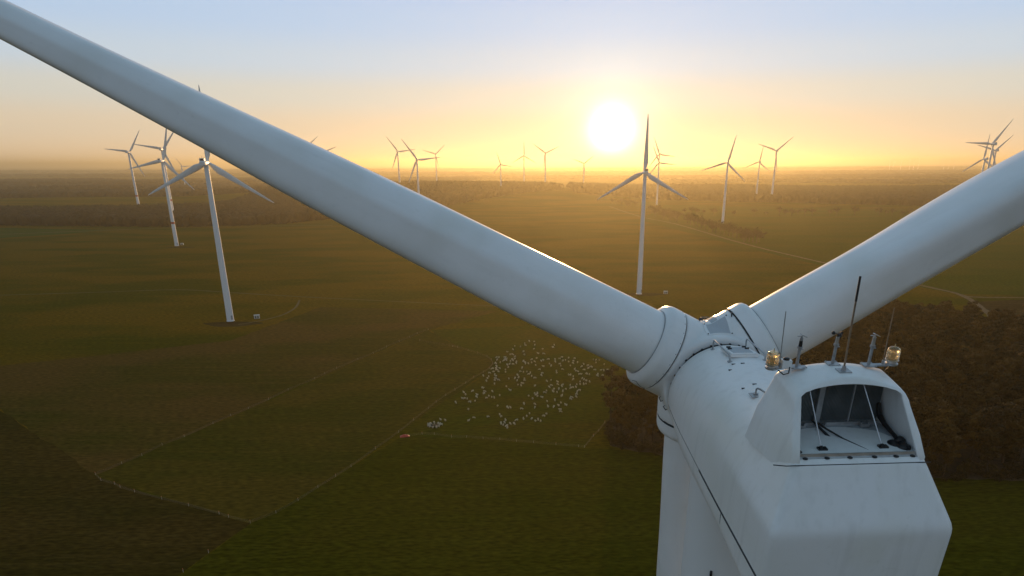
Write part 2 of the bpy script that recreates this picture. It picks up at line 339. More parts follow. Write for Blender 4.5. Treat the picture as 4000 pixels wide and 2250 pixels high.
# nacelle shell: barrel at the front turning into a soft box at the back
NSEC = [  # s, half width, top, bottom, centre, roundness top, roundness bottom
    (1.36, 1.40, 1.31, -1.42, -.05, 2.0, 2.2), (1.40, 1.46, 1.37, -1.46, -.05, 2.0, 2.2), (1.7, 1.49, 1.42, -1.48, -.06, 2.05, 2.3), (2.3, 1.52, 1.50, -1.48, -.10, 2.15, 2.6), (3.1, 1.55, 1.58, -1.44, -.2, 2.3, 3.0),
    (4.2, 1.57, 1.66, -1.30, -.26, 2.55, 3.4), (5.3, 1.59, 1.72, -1.22, -.28, 2.9, 3.6), (6.3, 1.60, 1.76, -1.10, -.3, 3.3, 3.8), (7.2, 1.60, 1.80, -.98, -.32, 3.4, 4.0), (7.9, 1.60, 1.84, -.92, -.33, 3.3, 4.0)]
def nring(w, tp, bt, uc, n1, n2, k=96):
    o = []
    for i in range(k):
        a = 2 * math.pi * i / k; c, s = math.cos(a), math.sin(a); n = n1 if s >= 0 else n2
        o.append((w * math.copysign(abs(c) ** (2 / n), c), uc + (tp - uc if s >= 0 else uc - bt) * math.copysign(abs(s) ** (2 / n), s)))
    return o
def rear_s(u): return 8.82 - .545 * .05 * math.log1p(math.exp((u - .76) / .05))
rings = []
POLY = [(1.14, 1.84), (1.60, .76), (1.60, -.86), (1.50, -.96), (-1.50, -.96), (-1.60, -.86), (-1.60, .76), (-1.14, 1.84)]
def poly_r(th, uc):
    d = (math.cos(th), math.sin(th)); best = 9
    for i in range(len(POLY)):
        (x1, y1), (x2, y2) = POLY[i], POLY[i - 1]; y1 -= uc; y2 -= uc; ex, ey = x2 - x1, y2 - y1; den = d[0] * ey - d[1] * ex
        if abs(den) > 1e-9:
            t = (x1 * ey - y1 * ex) / den; q_ = (x1 * d[1] - y1 * d[0]) / den
            if t > 0 and -1e-6 <= q_ <= 1 + 1e-6: best = min(best, t)
    return best
def blend_ring(sec, t, k=160):
    """soft-cornered section: superellipse (t = 0) to the faceted tail (t = 1)"""
    _, w, tp, bt, uc, n1, n2 = sec; dense = nring(w, tp, bt, uc, n1, n2, 720); TH = np.array([math.atan2(u - uc, r) for r, u in dense]); RR = np.array([math.hypot(u - uc, r) for r, u in dense]); od = np.argsort(TH); TH, RR = TH[od], RR[od]
    th = np.linspace(-math.pi, math.pi, k, endpoint=False); a = np.interp(th, TH, RR, period=2 * math.pi)
    pr = np.array([sum(poly_r(q_ + dd, uc) for dd in (-.035, -.018, 0, .018, .035)) / 5 for q_ in th]); rr = a * (1 - t) + pr * t
    return [(r * math.cos(q_), uc + r * math.sin(q_)) for q_, r in zip(th, rr)]
sm = lambda x: max(0, min(1, x)) ** 2 * (3 - 2 * max(0, min(1, x)))
for sec in NSEC: rings.append([P(sec[0], r, u) for r, u in blend_ring(sec, sm((sec[0] - 5.6) / 2.2))])
fin = blend_ring((0, 1.60, 1.84, -.96, -.33, 3.3, 4.0), 1)
for f in list(1 - .08 * (1 - np.cos(np.linspace(0, math.pi / 2, 10)))) + list(np.linspace(.89, .04, 18)):
    e = max(0, (f - .92) / .08); dep = .12 * (1 - math.sqrt(max(0, 1 - e * e)))
    rings.append([P(rear_s(.45 + (u - .45) * f) - dep, r * f, .45 + (u - .45) * f) for r, u in fin])
mb = MB(); mb.loft(rings); NAC = npart("nacelle", mb, M_NACW, angle=50)
# long joint between upper and lower shell, with the open black gap towards the back
def nac_side(s_, u, off):
    for a, b in zip(NSEC, NSEC[1:]):
        if a[0] <= s_ <= b[0]: break
    t = min(1, max(0, (s_ - a[0]) / (b[0] - a[0]))); q = [a[i] + (b[i] - a[i]) * t for i in range(7)]
    uc = q[4]; h = (q[2] - uc) if u >= uc else (uc - q[3]); n = q[5] if u >= uc else q[6]
    return q[1] * max(0, 1 - abs((u - uc) / h) ** n) ** (1 / n) + off
for side, nm in ((-1, "shell_joint"), (1, "shell_joint")):
    mb = MB(); mb.tube([P(s_, side * nac_side(s_, -.33, -.004), -.33) for s_ in np.linspace(1.45, 4.9, 24)], .011, 6)
    mb.tube([P(s_, side * nac_side(s_, -.33, -.004), -.33) for s_ in np.linspace(4.9, 8.6, 24)], .026, 6); mb.build(nm, M_SEAM, NAC)
mb = MB(); mb.lathe([(1.30, 0), (1.36, .02), (1.36, .5), (1.2, .5)], 96, Matrix.Translation(P(1.42, 0, -.05)) @ Matrix.Rotation(-math.pi / 2, 4, 'X'), caps=False)
npart("rotor_gap", mb, M_DARK, NAC)
mb = MB()
for i in range(34):
    a = 2 * math.pi * i / 34; mb.box(P(1.22, 1.37 * math.cos(a), -.05 + 1.37 * math.sin(a)), (.06, .05, .05), Matrix.Rotation(-a, 4, 'Y'))
npart("gap_bolt", mb, M_BLACK, NAC)
for s_ in (6.55,):                                     # upright joint in the lower shell
    mb = MB(); mb.tube([P(s_, -nac_side(s_, u, .002), u) for u in np.linspace(-.95, -.36, 12)], .007, 5); mb.build("shell_joint", M_SEAM, NAC)
# dark bolts and rubber buffers scattered on the roof
mb = MB()
for s_, r, u in ((3.15, -.45, 0), (3.2, -.25, 0), (3.45, -.62, 0), (4.67, -.74, 0), (4.6, -.48, 0)):
    mb.box(P(s_, r, 0) + Vector((0, 0, 1.5)), (.09, .04, .02))
bvh_tree = BVHTree.FromPolygons([v.co.copy() for v in NAC.data.vertices], [tuple(p.vertices) for p in NAC.data.polygons])
def on_roof(s_, r):
    h = bvh_tree.ray_cast(Vector((r, -s_, 6)), Vector((0, 0, -1))); return h[0].z if h[0] else 1.6
for i, (s_, r) in enumerate(((3.15, -.45), (3.2, -.25), (3.45, -.62), (4.67, -.74), (4.6, -.48))):
    for j in range(8): v = mb.v[i * 8 + j]; mb.v[i * 8 + j] = (v[0], v[1], v[2] - 1.5 + on_roof(s_, r))
npart("roof_bolt", mb, M_BLACK, NAC)

# ---- cooler hood
def outline(wb, wm, wt, ub, um, ut, crown, rc, k=12):
    """arch from bottom right over the top to bottom left"""
    o = [(wb, ub), (wb + (wm - wb) * .5, ub + (um - ub) * .5), (wm, um), (wm + (wt - wm) * .6, um + (ut - rc - um) * .6)]
    for i in range(6):
        a = (i / 5) * math.pi / 2 * .93; o.append((wt - rc + rc * math.cos(a), ut - rc + rc * math.sin(a)))
    for i in range(1, k): 
        x = (wt - rc) * (1 - 2 * i / k); o.append((x, ut + crown * (1 - (x / (wt - rc)) ** 2)))
    h = k // 2
    right = o[:10 + h - 1 + 1]
    full = o[:10] + o[10:10 + k - 1] + [(-x, u) for x, u in o[:10][::-1]]
    return full
def hs(u): return 8.26 - (u - 1.75) * .72 if u > 1.74 else 8.267 - (1.74 - u) * .4
of = outline(1.42, 1.27, 1.04, 1.5, 2.15, 2.86, .13, .17)
orr = outline(1.20, 1.13, 1.03, 1.5, 2.15, 2.85, .14, .30)
oi = outline(1.03, .97, .89, 1.82, 2.2, 2.79, .085, .11)
sc = lambda o, d: [(x * (1 - d), 1.5 + (u - 1.5) * (1 - d * .7)) for x, u in o]
mixo = lambda a, b, t: [(p[0] + (q_[0] - p[0]) * t, p[1] + (q_[1] - p[1]) * t) for p, q_ in zip(a, b)]
mb = MB(); rg = []
rg.append([P(6.60, x, u) for x, u in sc(of, .5)]); rg.append([P(6.60, x, u) for x, u in sc(of, .10)]); rg.append([P(6.615, x, u) for x, u in sc(of, .05)]); rg.append([P(6.65, x, u) for x, u in sc(of, .02)]); rg.append([P(6.70, x, u) for x, u in sc(of, .0)])
for t in (.35, .7, .9): rg.append([P(6.70 + (hs(u) - 6.70) * t, x, u) for x, u in mixo(of, orr, t ** 1.2)])
for d, ds in ((0, -.05), (.006, -.02), (.02, -.003), (.05, 0)): rg.append([P(hs(u) + ds, x, u) for x, u in sc(orr, d)])
oi_out = mixo(oi, orr, .12)
rg.append([P(hs(u) + .0, x, u) for x, u in oi_out]); rg.append([P(hs(u) - .012, x, u) for x, u in mixo(oi, orr, .03)]); rg.append([P(hs(u) - .05, x, u) for x, u in oi])
oin = [(x * 1.08, u + (0.02 if u > 2.3 else 0)) for x, u in oi]
rg.append([P(hs(u) - .13, x, u) for x, u in oin]); rg.append([P(6.78, x, u) for x, u in oin])
mb.loft(rg, close=True, cap0=True, cap1=True); HOOD = npart("cooler_hood", mb, M_NACW, NEAR, angle=40)
# bottom joint line of the hood on the tail
mb = MB(); pth = [P(hs(1.74) - .16, -1.44, 1.70), P(hs(1.74) - .03, -1.28, 1.75)] + [P(hs(1.76) + .008, x, 1.765) for x in np.linspace(-1.14, 1.14, 14)] + [P(hs(1.74) - .03, 1.24, 1.75)]
mb.tube(pth, .010, 6); npart("joint_line", mb, M_SEAM, HOOD)
# cooler inside: back panel with fins, bars, stays, floor, sill
FS = 6.86
mb = MB(); mb.box(P(FS - .05, 0, 2.27), (2.0, .03, .98)); n = 74
for i in range(n):
    x = -.98 + 1.96 * i / (n - 1); mb.box(P(FS - .02, x, 2.30), (.012, .05, .86))
RAD = npart("radiator", mb, M_FIN, HOOD, smooth=False)
mb = MB(); mb.box(P(FS + .045, -.19, 2.28), (.10, .06, .92)); npart("support_bar", mb, M_STEEL, HOOD)
for x in (-.86, .43): mb = MB(); mb.box(P(FS + .02, x, 2.28), (.022, .04, .90)); npart("support_bar", mb, M_STEEL, HOOD)
mb = MB(); mb.box(P(FS + .03, 0, 1.85), (2.0, .12, .07)); mb.box(P(FS + .03, 0, 2.745), (1.6, .10, .05)); npart("cooler_ledge", mb, M_ALU, HOOD)
mb = MB(); mb.box(P((FS + hs(1.8)) / 2 - .06, 0, 1.812), (2.12, hs(1.8) - FS - .16, .02)); npart("cooler_floor", mb, M_INNER, HOOD)
mb = MB(); rgs = []
for x in np.linspace(-1.05, 1.05, 2):
    rgs.append([P(hs(1.8) - .15, x, 1.80), P(hs(1.8) - .145, x, 1.885), P(hs(1.8) - .11, x, 1.895), P(hs(1.8) - .10, x, 1.845), P(hs(1.8) - .055, x, 1.835), P(hs(1.8) - .05, x, 1.80)])
mb.loft(rgs); npart("sill_rail", mb, M_ALU, HOOD, smooth=False)
mb = MB()
for x in (-.93, -.55, -.15, .28, .66, .95): mb.lathe([(.036, 0), (.036, .015), (.02, .025)], 12, Matrix.Translation(P(hs(1.8) - .062, x, 1.832)) @ Matrix.Scale(1.3, 4, (1, 0, 0)))
npart("rubber_buffer", mb, M_BLACK, HOOD)
def stay(a, b):
    mb = MB(); mb.tube([a, b], .011, 6); mb.tube([a.lerp(b, .93), b], .02, 6); o = npart("stay_rod", mb, M_ALU, HOOD)
    mb = MB(); mb.box(b + Vector((0, 0, .02)), (.16, .1, .05)); mb.box(b + Vector((-.03, -.02, .05)), (.05, .05, .07)); npart("stay_foot", mb, M_BLACK, HOOD)
stay(P(7.30, -.66, 2.80), P(7.86, -.50, 1.825)); stay(P(7.22, .34, 2.84), P(7.84, .60, 1.825))
for x in (-.52, -.12, .70):
    mb = MB(); mb.box(P(7.02, x, 1.85), (.16, .05, .05)); mb.box(P(7.0, x - .07, 1.88), (.03, .06, .06)); mb.box(P(7.0, x + .07, 1.88), (.03, .06, .06)); npart("cooler_bracket", mb, M_STEEL, HOOD)
mb = MB(); mb.tube([P(7.04, -.22, 1.93), P(7.22, -.14, 1.90), P(7.5, .06, 1.84), P(7.92, .30, 1.83)], [.022, .018, .014, .012], 8)
mb.add([P(6.98, -.34, 1.96), P(7.02, -.30, 1.98), P(7.42, -.12, 1.83), P(7.36, -.2, 1.83)], [(0, 1, 2, 3)]); npart("torn_flap", mb, M_DARK, HOOD)
mb = MB(); pth = [P(6.92, .93, 2.25), P(6.95, .98, 2.02), P(7.15, .99, 1.93), P(7.45, 1.0, 1.88), P(7.7, .97, 1.86), P(7.98, .98, 1.85)]
mb.tube(pth, [.04, .055, .045, .035, .045, .04], 10); npart("coolant_hose", mb, M_BLACK, HOOD)
mb = MB()
for (s_, x, rr, zz) in ((7.72, .90, .15, .05), (7.86, .97, .12, .09), (7.66, 1.0, .1, .12), (7.92, -.96, .1, .03), (7.9, -.8, .07, .02)):
    mb.lathe([(rr, 0), (rr * .9, zz * .6), (rr * .4, zz)], 14, Matrix.Translation(P(s_, x, 1.82)))
npart("oily_dirt", mb, M_BLACK, HOOD)

# ---- fittings on the hood roof
RT = 2.985
def mast(r, s_, h, kind):
    e = empty("wind_sensor"); e.parent = NEAR; e.matrix_local = MNL @ Matrix.Translation(P(s_, r, RT - .045 * (abs(r) / .7)))
    e['label'] = {"cup": "sensor mast with small black spinning cups", "sonic_l": "sensor mast with a dark head and tilted bright plate", "sonic_r": "sensor mast with a pale tilted plate on top"}[kind]
    mb = MB(); mb.box((0, 0, .012), (.22, .2, .018)); 
    for q in ((-.09, -.08), (.09, -.08), (-.09, .08), (.09, .08)): mb.lathe([(.014, .02), (.014, .035)], 6, Matrix.Translation((q[0], q[1], 0)))
    mb.build("base_plate", M_STEEL, e)
    mb = MB(); mb.tube([(0, 0, .02), (0, 0, h * .66)], .028, 10); mb.tube([(0, 0, h * .62), (0, 0, h * .68)], .047, 10); mb.tube([(.0, -.03, h * .60), (.05, -.03, h * .60)], .012, 6); mb.build("mast", M_STEEL, e)
    mb = MB(); mb.tube([(0, 0, h * .68), (0, 0, h * .90)], [.034, .028], 10); mb.build("sensor_body", M_ALU if kind != "sonic_l" else M_BLACK, e)
    mb = MB(); mb.tube([(0, 0, h * .90), (0, 0, h)], .016, 8)
    if kind == "cup":
        for k in range(3):
            a = k * 2.094 + .4; c = Vector((.085 * math.cos(a), .085 * math.sin(a), h)); mb.tube([(0, 0, h), c], .006, 5)
            mb.lathe([(.001, -.03), (.022, -.024), (.033, -.008), (.035, .004), (.03, .004), (.001, -.02)], 10, Matrix.Translation(c) @ Matrix.Rotation(a, 4, 'Z') @ Matrix.Rotation(math.pi / 2, 4, 'X'), caps=False)
        mb.build("cups", M_BLACK, e)
    else:
        mb.box((.03, 0, h + .01), (.12, .07, .012), Matrix.Rotation(R(25), 4, 'Y')); mb.box((-.05, 0, h), (.06, .02, .012)); mb.tube([(0, 0, h * .86), (0, 0, h * .95)], .03, 8); mb.build("sensor_head", M_ALU if kind == "sonic_r" else M_STEEL, e)
mast(-.69, 6.78, .60, "sonic_l"); mast(-.02, 6.76, .58, "cup"); mast(.66, 6.76, .58, "sonic_r")
def antenna(r, s_, h, rad, m, lean, name, plate=True, z0=RT):
    e = empty(name); e.parent = NEAR; e.matrix_local = MNL @ Matrix.Translation(P(s_, r, z0))
    mb = MB(); mb.tube([(0, 0, .04), (lean * .5, 0, h * .5), (lean, 0, h)], [rad, rad, rad], 8); mb.build("whip", m, e)
    mb = MB()
    if plate: mb.box((0, 0, .012), (.22, .2, .02)); mb.tube([(0, 0, .02), (0, 0, .10)], [.045, .03], 10)
    else: mb.tube([(0, 0, -.02), (0, 0, .06)], .022, 8)
    mb.build("antenna_base", M_STEEL, e)
    return e
e = antenna(.02, 7.1, 1.70, .017, M_RUST, -.06, "antenna"); e['label'] = "tall thick antenna in the middle of the hood roof"
mb = MB(); mb.tube([(-.045, 0, 1.28), (-.06, 0, 1.71)], .020, 8); mb.build("antenna_tip", M_DARK, e)
e = antenna(-1.02, 6.8, 1.02, .009, M_STEEL, -.05, "antenna", False, 2.99)
e = antenna(.93, 6.75, 1.05, .009, M_RUST, -.03, "antenna", False, 2.98)
def beacon(r, s_, u):
    e = empty("warning_lamp"); e.parent = NEAR; e.matrix_local = MNL @ Matrix.Translation(P(s_, r, u))
    mb = MB(); mb.lathe([(.10, 0), (.115, .015), (.115, .035), (.085, .045), (.08, .075), (.118, .085), (.118, .10), (.1, .105)], 24); mb.build("lamp_base", M_ALU, e)
    mb = MB(); pr = [(.105, .105)]
    for k in range(9): pr += [(.112, .115 + k * .019), (.104, .1245 + k * .019)]
    pr += [(.108, .29), (.095, .318), (.06, .338), (.02, .346)]
    mb.lathe(pr, 28); mb.build("lens", M_GLASS, e, angle=60)
    mb = MB(); mb.tube([(0, 0, .345), (0, 0, .40)], [.014, .006], 8); mb.build("lens_tip", M_LAMPIN, e)
    mb = MB(); mb.tube([(0, 0, .106), (0, 0, .25)], .03, 10); mb.lathe([(.07, .108), (.07, .12)], 14); mb.build("bulb", M_LAMPIN, e)
    return e
e = beacon(-1.14, 6.75, 2.91); e['label'] = "amber warning lamp beside the white junction box"
e = beacon(1.09, 6.75, 2.95); e['label'] = "amber warning lamp on an overhanging arm"
mb = MB(); mb.box(P(6.77, -.84, 2.945), (.66, .11, .022)); npart("lamp_arm", mb, M_STEEL)
mb = MB(); mb.box(P(6.77, .86, 2.955), (.62, .11, .022)); npart("lamp_arm", mb, M_STEEL)
mb = MB(); mb.box(P(6.80, -.91, 3.03), (.17, .14, .15)); JB = npart("junction_box", mb, M_WHITE)
mb = MB(); mb.lathe([(.055, 0), (.055, .03), (.04, .04)], 14, Matrix.Translation(P(6.80, -.91, 3.105))); npart("gland", mb, M_BLACK, JB)
mb = MB(); mb.tube([P(6.90, -.87, 3.0), P(6.95, -.90, 2.90), P(6.93, -.98, 2.87), P(6.85, -1.06, 2.93)], .012, 6)
mb.tube([P(6.80, .96, 2.97), P(6.85, .93, 2.86), P(6.83, 1.02, 2.94)], .008, 6); npart("cable", mb, M_BLACK, JB)

# ---- roof hatch and handrails
zr = lambda s_, r: on_roof(s_, r)
mb = MB()
hz = max(zr(2.1, 0), zr(2.7, 0)); tl = math.atan2(zr(2.75, 0) - zr(2.05, 0), .7); HM = Matrix.Translation(P(2.35, -.04, (zr(2.05, 0) + zr(2.7, 0)) / 2 + .03)) @ Matrix.Rotation(-tl, 4, 'X')
mb.box((0, 0, .0), (.70, .76, .06)); mb.box((0, 0, .045), (.64, .70, .025)); HT = mb.build("roof_hatch", M_NACW, NEAR, MNL @ HM)
mb = MB(); mb.box((0, .0, .0605), (.5, .55, .006)); mb.build("nonslip_pad", M_GREY, HT)
mb = MB()
for x, y in ((-.2, .24), (.2, .24), (-.22, .08), (.22, .08)): mb.box((x, y, .08), (.10, .035, .035))
mb.build("hatch_clip", M_BLACK, HT)
for r in (-.47, .40):
    z0, z1 = zr(1.62, r), zr(2.95, r)
    mb = MB(); mb.tube([P(1.62, r, z0 - .02), P(1.62, r, z0 + .20), P(1.64, r, z0 + .255), P(1.70, r, z0 + .275), P(2.80, r, z1 + .15), P(2.88, r, z1 + .13), P(2.92, r, z1 + .08), P(2.93, r, z1 - .02)], .021, 8)
    o = npart("handrail", mb, M_STEEL); mb = MB(); mb.lathe([(.06, 0), (.06, .015)], 14, Matrix.Translation(P(2.93, r, z1 + .002))); mb.lathe([(.06, 0), (.06, .015)], 14, Matrix.Translation(P(1.62, r, z0 + .002))); npart("rail_foot", mb, M_STEEL, o)
z0 = zr(5.2, -.68)
mb = MB(); mb.tube([P(5.15, -.66, z0), P(5.15, -.66, z0 + .13), P(5.19, -.65, z0 + .165), P(5.25, -.62, z0 + .17), P(6.2, -.35, z0 + .15)], .02, 8); mb.box(P(5.2, -.66, z0 + .01), (.26, .24, .012)); mb.lathe([(.05, 0), (.05, .02)], 12, Matrix.Translation(P(5.15, -.66, z0 + .016))); npart("roof_rail", mb, M_STEEL)

def split_loose(o):
    """every loose piece of a part becomes a part of its own"""
    me = o.data; bm = bmesh.new(); bm.from_mesh(me); bm.verts.ensure_lookup_table(); seen_ = set(); isl = []
    for v in bm.verts:
        if v.index in seen_: continue
        st = [v]; seen_.add(v.index); cur = []
        while st:
            q_ = st.pop(); cur.append(q_.index)
            for e_ in q_.link_edges:
                n_ = e_.other_vert(q_)
                if n_.index not in seen_: seen_.add(n_.index); st.append(n_)
        isl.append(set(cur))
    bm.free(); name = o.name.split('.')[0]; sm_ = bool(len(me.polygons) and me.polygons[0].use_smooth)
    for k, s_ in enumerate(isl):
        ids = sorted(s_); mp_ = {a: i for i, a in enumerate(ids)}; nm = bpy.data.meshes.new(name)
        nm.from_pydata([me.vertices[i].co[:] for i in ids], [], [[mp_[i] for i in p.vertices] for p in me.polygons if p.vertices[0] in s_])
        for m in me.materials: nm.materials.append(m)
        nm.polygons.foreach_set("use_smooth", [sm_] * len(nm.polygons))
        if k == 0: o.data = nm
        else: c = o.copy(); c.data = nm; COL.objects.link(c)
# ---- rotor
ROT = Vector((-.13, 0, .07)); BL = [R(152.4), R(30.9), R(271.3)]
def rmat(a): return Matrix.Translation(ROT) @ Matrix(((math.cos(a), 0, -math.sin(a), 0), (0, 1, 0, 0), (math.sin(a), 0, math.cos(a), 0), (0, 0, 0, 1)))
def remeshed(parts, vox, smooth):
    ob = bpy.data.objects.new("tmp", parts.mesh("tmp", M_WHITE)); COL.objects.link(ob)
    m = ob.modifiers.new("r", 'REMESH'); m.mode = 'VOXEL'; m.voxel_size = vox
    m = ob.modifiers.new("s", 'SMOOTH'); m.factor = .5; m.iterations = smooth
    dg = bpy.context.evaluated_depsgraph_get(); me = bpy.data.meshes.new_from_object(ob.evaluated_get(dg)); bpy.data.objects.remove(ob)
    me.polygons.foreach_set("use_smooth", [True] * len(me.polygons)); me.materials.clear(); me.materials.append(M_WHITE); return me
mb = MB(); rear = Matrix.Rotation(-math.pi / 2, 4, 'X')
mb.lathe([(1.30, -1.16), (1.44, -1.15), (1.46, -1.1), (1.47, -.6), (1.47, -.1), (1.42, .4), (1.28, .9), (1.02, 1.35), (.6, 1.72), (.2, 1.88), (0, 1.9)], 64, Matrix.Translation(ROT * .5) @ rear)
for a in BL: mb.lathe([(1.225, .1), (1.225, 1.44)], 64, rmat(a) @ Matrix.Rotation(math.pi / 2, 4, 'Y'))
me = remeshed(mb, .045, 14); me.name = "spinner"; SPIN = link_mesh("spinner", me, NEAR, MNL)
sb = BVHTree.FromPolygons([v.co.copy() for v in me.vertices], [tuple(p.vertices) for p in me.polygons])
def on_spin(s_, r):
    h = sb.ray_cast(Vector((r, -s_, 6)), Vector((0, 0, -1))); return h[0], h[1]
def patch(name, pts4, m, off=.012, n=10):
    """thin plate laid over the spinner's curved top"""
    g0, g1 = [], []
    for i in range(n + 1):
        for j in range(n + 1):
            a = Vector(pts4[0]).lerp(Vector(pts4[1]), j / n); b = Vector(pts4[3]).lerp(Vector(pts4[2]), j / n); q = a.lerp(b, i / n)
            c, nn = on_spin(q.x, q.y); g0.append(c - nn * .02); g1.append(c + nn * off)
    mb = MB(); k = n + 1
    F = [(i * k + j, i * k + j + 1, (i + 1) * k + j + 1, (i + 1) * k + j) for i in range(n) for j in range(n)]
    mb.add(g1, F); mb.add(g0, [f[::-1] for f in F]); bd = list(range(0, k)) + [i * k + n for i in range(1, k)] + [n * k + j for j in range(n - 1, -1, -1)] + [i * k for i in range(n - 1, 0, -1)]
    nn_ = k * k; mb.add(g1 + g0, [(bd[i], bd[(i + 1) % len(bd)], bd[(i + 1) % len(bd)] + nn_, bd[i] + nn_) for i in range(len(bd))])
    return npart(name, mb, m, SPIN, angle=50)
patch("service_panel", [(.08, -.34), (.04, .38), (.86, .34), (.90, -.40)], M_WHITE, .014)
patch("nonslip_pad", [(.14, -.25), (.12, .29), (.80, .27), (.83, -.31)], M_GREY, .018)
patch("service_panel", [(-.80, -.17), (-.82, .23), (.03, .18), (.05, -.14)], M_WHITE, .011)
patch("nonslip_pad", [(-.62, -.06), (-.63, .14), (.10, .10), (.10, -.06)], M_GREY, .016)
def grip(s_, r, ang, w=.16, m=M_BLACK):
    c, n_ = on_spin(s_, r); t = Vector((math.cos(ang), math.sin(ang), 0)); t = (t - n_ * t.dot(n_)).normalized()
    mb = MB(); mb.tube([c - t * w / 2, c - t * w / 2 + n_ * .07, c - t * w / 2 * .8 + n_ * .09, c + t * w / 2 * .8 + n_ * .09, c + t * w / 2 + n_ * .07, c + t * w / 2], .017, 6); npart("grab_handle", mb, m, SPIN)
grip(-.72, .0, 0, .24, M_RUST); grip(-.10, -.36, 1.3); grip(.22, .44, 1.2); grip(-1.0, -.5, .3); grip(-1.05, .1, .3)
mb = MB()
for s_, r in ((.16, -.30), (.82, -.36), (.12, .33), (.80, .30), (-.5, -.14), (-.5, .2), (-.66, -.13), (-.66, .2)):
    c, n_ = on_spin(s_, r); mb.lathe([(.02, 0), (.02, .022), (.01, .03)], 8, Matrix.Translation(c + n_ * .008) @ n_.to_track_quat('Z', 'Y').to_matrix().to_4x4())
npart("panel_bolt", mb, M_BLACK, SPIN)
for ang in (200, 212):                                 # grab handles low on the side facing left
    a = R(ang); h = sb.ray_cast(Vector((6 * math.cos(a), -.62, 6 * math.sin(a))), Vector((-math.cos(a), 0, -math.sin(a)))); c, n_ = h[0], h[1]; t = Vector((0, 1, 0)).cross(n_).normalized()
    mb = MB(); mb.tube([c - t * .07, c - t * .07 + n_ * .06, c + t * .07 + n_ * .06, c + t * .07], .015, 6); npart("grab_handle", mb, M_BLACK, SPIN)
# joint with two bolts across the spinner rim
pts = []
for s_ in np.linspace(.2, 1.1, 8):
    a = R(163) ; h = sb.ray_cast(Vector((6 * math.cos(a), -s_, 6 * math.sin(a))), Vector((-math.cos(a), 0, -math.sin(a))))
    if h[0]: pts.append(h[0])
if len(pts) > 2: mb = MB(); mb.tube(pts, .006, 5); npart("spinner_joint", mb, M_SEAM, SPIN)

def interp(t, tab):
    X = [p_[0] for p_ in tab]; Y = [p_[1] for p_ in tab]; ts = np.clip(np.linspace(t - 2.2, t + 2.2, 15), X[0], X[-1])
    return float(np.mean(np.interp(ts, X, Y)))
WT = [(1.5, .97), (3.6, .93), (6.8, .82), (11, .69), (15.6, .47), (19, .34), (30, .19), (42, .07), (44, .02)]
DN = [(1.5, .97), (3.6, .93), (6, .86), (9, .80), (15, .58), (20, .48), (44, .03)]
DF = [(1.5, .97), (3.0, 1.0), (5, 1.55), (9, 2.45), (15, 1.85), (20, 1.45), (40, .5), (44, .05)]
def near_blade(a):
    rings = []
    rs = list(np.linspace(1.5, 9, 26)) + list(np.linspace(9.5, 22, 26)) + list(np.linspace(23, 44, 22))
    for r in rs:
        w, dn, df = interp(r, WT), interp(r, DN), interp(r, DF); b = min(1, max(0, (r - 2.4) / 4.0)); b = b * b * (3 - 2 * b); ring = []
        for k in range(48):                            # near face, top to bottom
            th = math.pi / 2 - math.pi * k / 47; zc = math.sin(th); yc = -math.cos(th)
            n = 2 + (1.7 if zc > 0 else .15) * b; zf = math.copysign(abs(zc) ** (2 / n), zc); yf = -abs(math.cos(th)) ** (2 / n)
            z = zf; y = yf - b * (.19 * z + .05 * math.exp(-((z + .42) / .20) ** 2) * (1 - z ** 8))
            ring.append(Vector((r, y * dn, z * w)))
        for k in range(1, 30):                         # far half, bottom back to top
            th = -math.pi / 2 - math.pi * k / 30; y = -math.cos(th); z = math.sin(th)
            zz = math.copysign(abs(z) ** (1 + .55 * b), z); ring.append(Vector((r, y * df, zz * w)))
        pre = .0006 * max(0, r - 4) ** 2
        rings.append([q_ + Vector((0, pre, 0)) for q_ in ring])
    mb = MB(); mb.loft(rings); o = mb.build("blade", M_WHITE, NEAR, MNL @ rmat(a), angle=60)
    RY = Matrix.Rotation(math.pi / 2, 4, 'Y')
    mb = MB(); mb.lathe([(1.15, 1.46), (1.225, 1.462), (1.225, 1.70), (1.215, 1.78), (1.18, 1.86), (1.10, 1.93), (.985, 1.97), (.95, 1.96)], 72, RY); mb.build("root_collar", M_WHITE, o, angle=30)
    mb = MB(); mb.lathe([(1.15, 1.435), (1.212, 1.435), (1.212, 1.462), (1.15, 1.462)], 72, RY); mb.build("collar_seal", M_SEAM, o)
    mb = MB(); mb.lathe([(.95, 1.965), (.985, 1.966), (.985, 1.985), (.96, 1.986)], 72, RY); mb.build("root_seal", M_STEEL, o)
for a in BL: near_blade(a)
first_blade = [c for c in NEAR.children if c.name == "blade"][0]
mb = MB(); zz = ((1.95, .40), (1.86, .47), (1.78, .46), (1.66, .36), (1.58, .33), (1.47, .34))     # stepped joint on the collar
mb.tube([(x, -1.232 * math.cos(t) * (1 if x < 1.8 else .97), 1.232 * math.sin(t) * (1 if x < 1.8 else .97)) for x, t in [(x, .95 + q_ * .0 + (.47 - q_)) for x, q_ in zz]], .007, 5)
mb.build("collar_joint", M_SEAM, first_blade)
for a_ in np.linspace(0, 2 * math.pi, 25)[:-1]:
    mb = MB(); c_b = Vector((1.50, -1.226 * math.cos(a_), 1.226 * math.sin(a_))); mb.lathe([(.014, -.004), (.014, .008), (.008, .011)], 6, Matrix.Translation(c_b) @ Vector((0, c_b.y, c_b.z)).to_track_quat('Z', 'Y').to_matrix().to_4x4()); mb.build("collar_bolt", M_STEEL, first_blade)

for o in list(bpy.data.objects):
    if o.type == 'MESH' and o.name.split('.')[0] in ("roof_bolt", "rubber_buffer", "lug", "panel_bolt", "hatch_clip", "gap_bolt", "oily_dirt", "rail_foot", "cable"): split_loose(o)

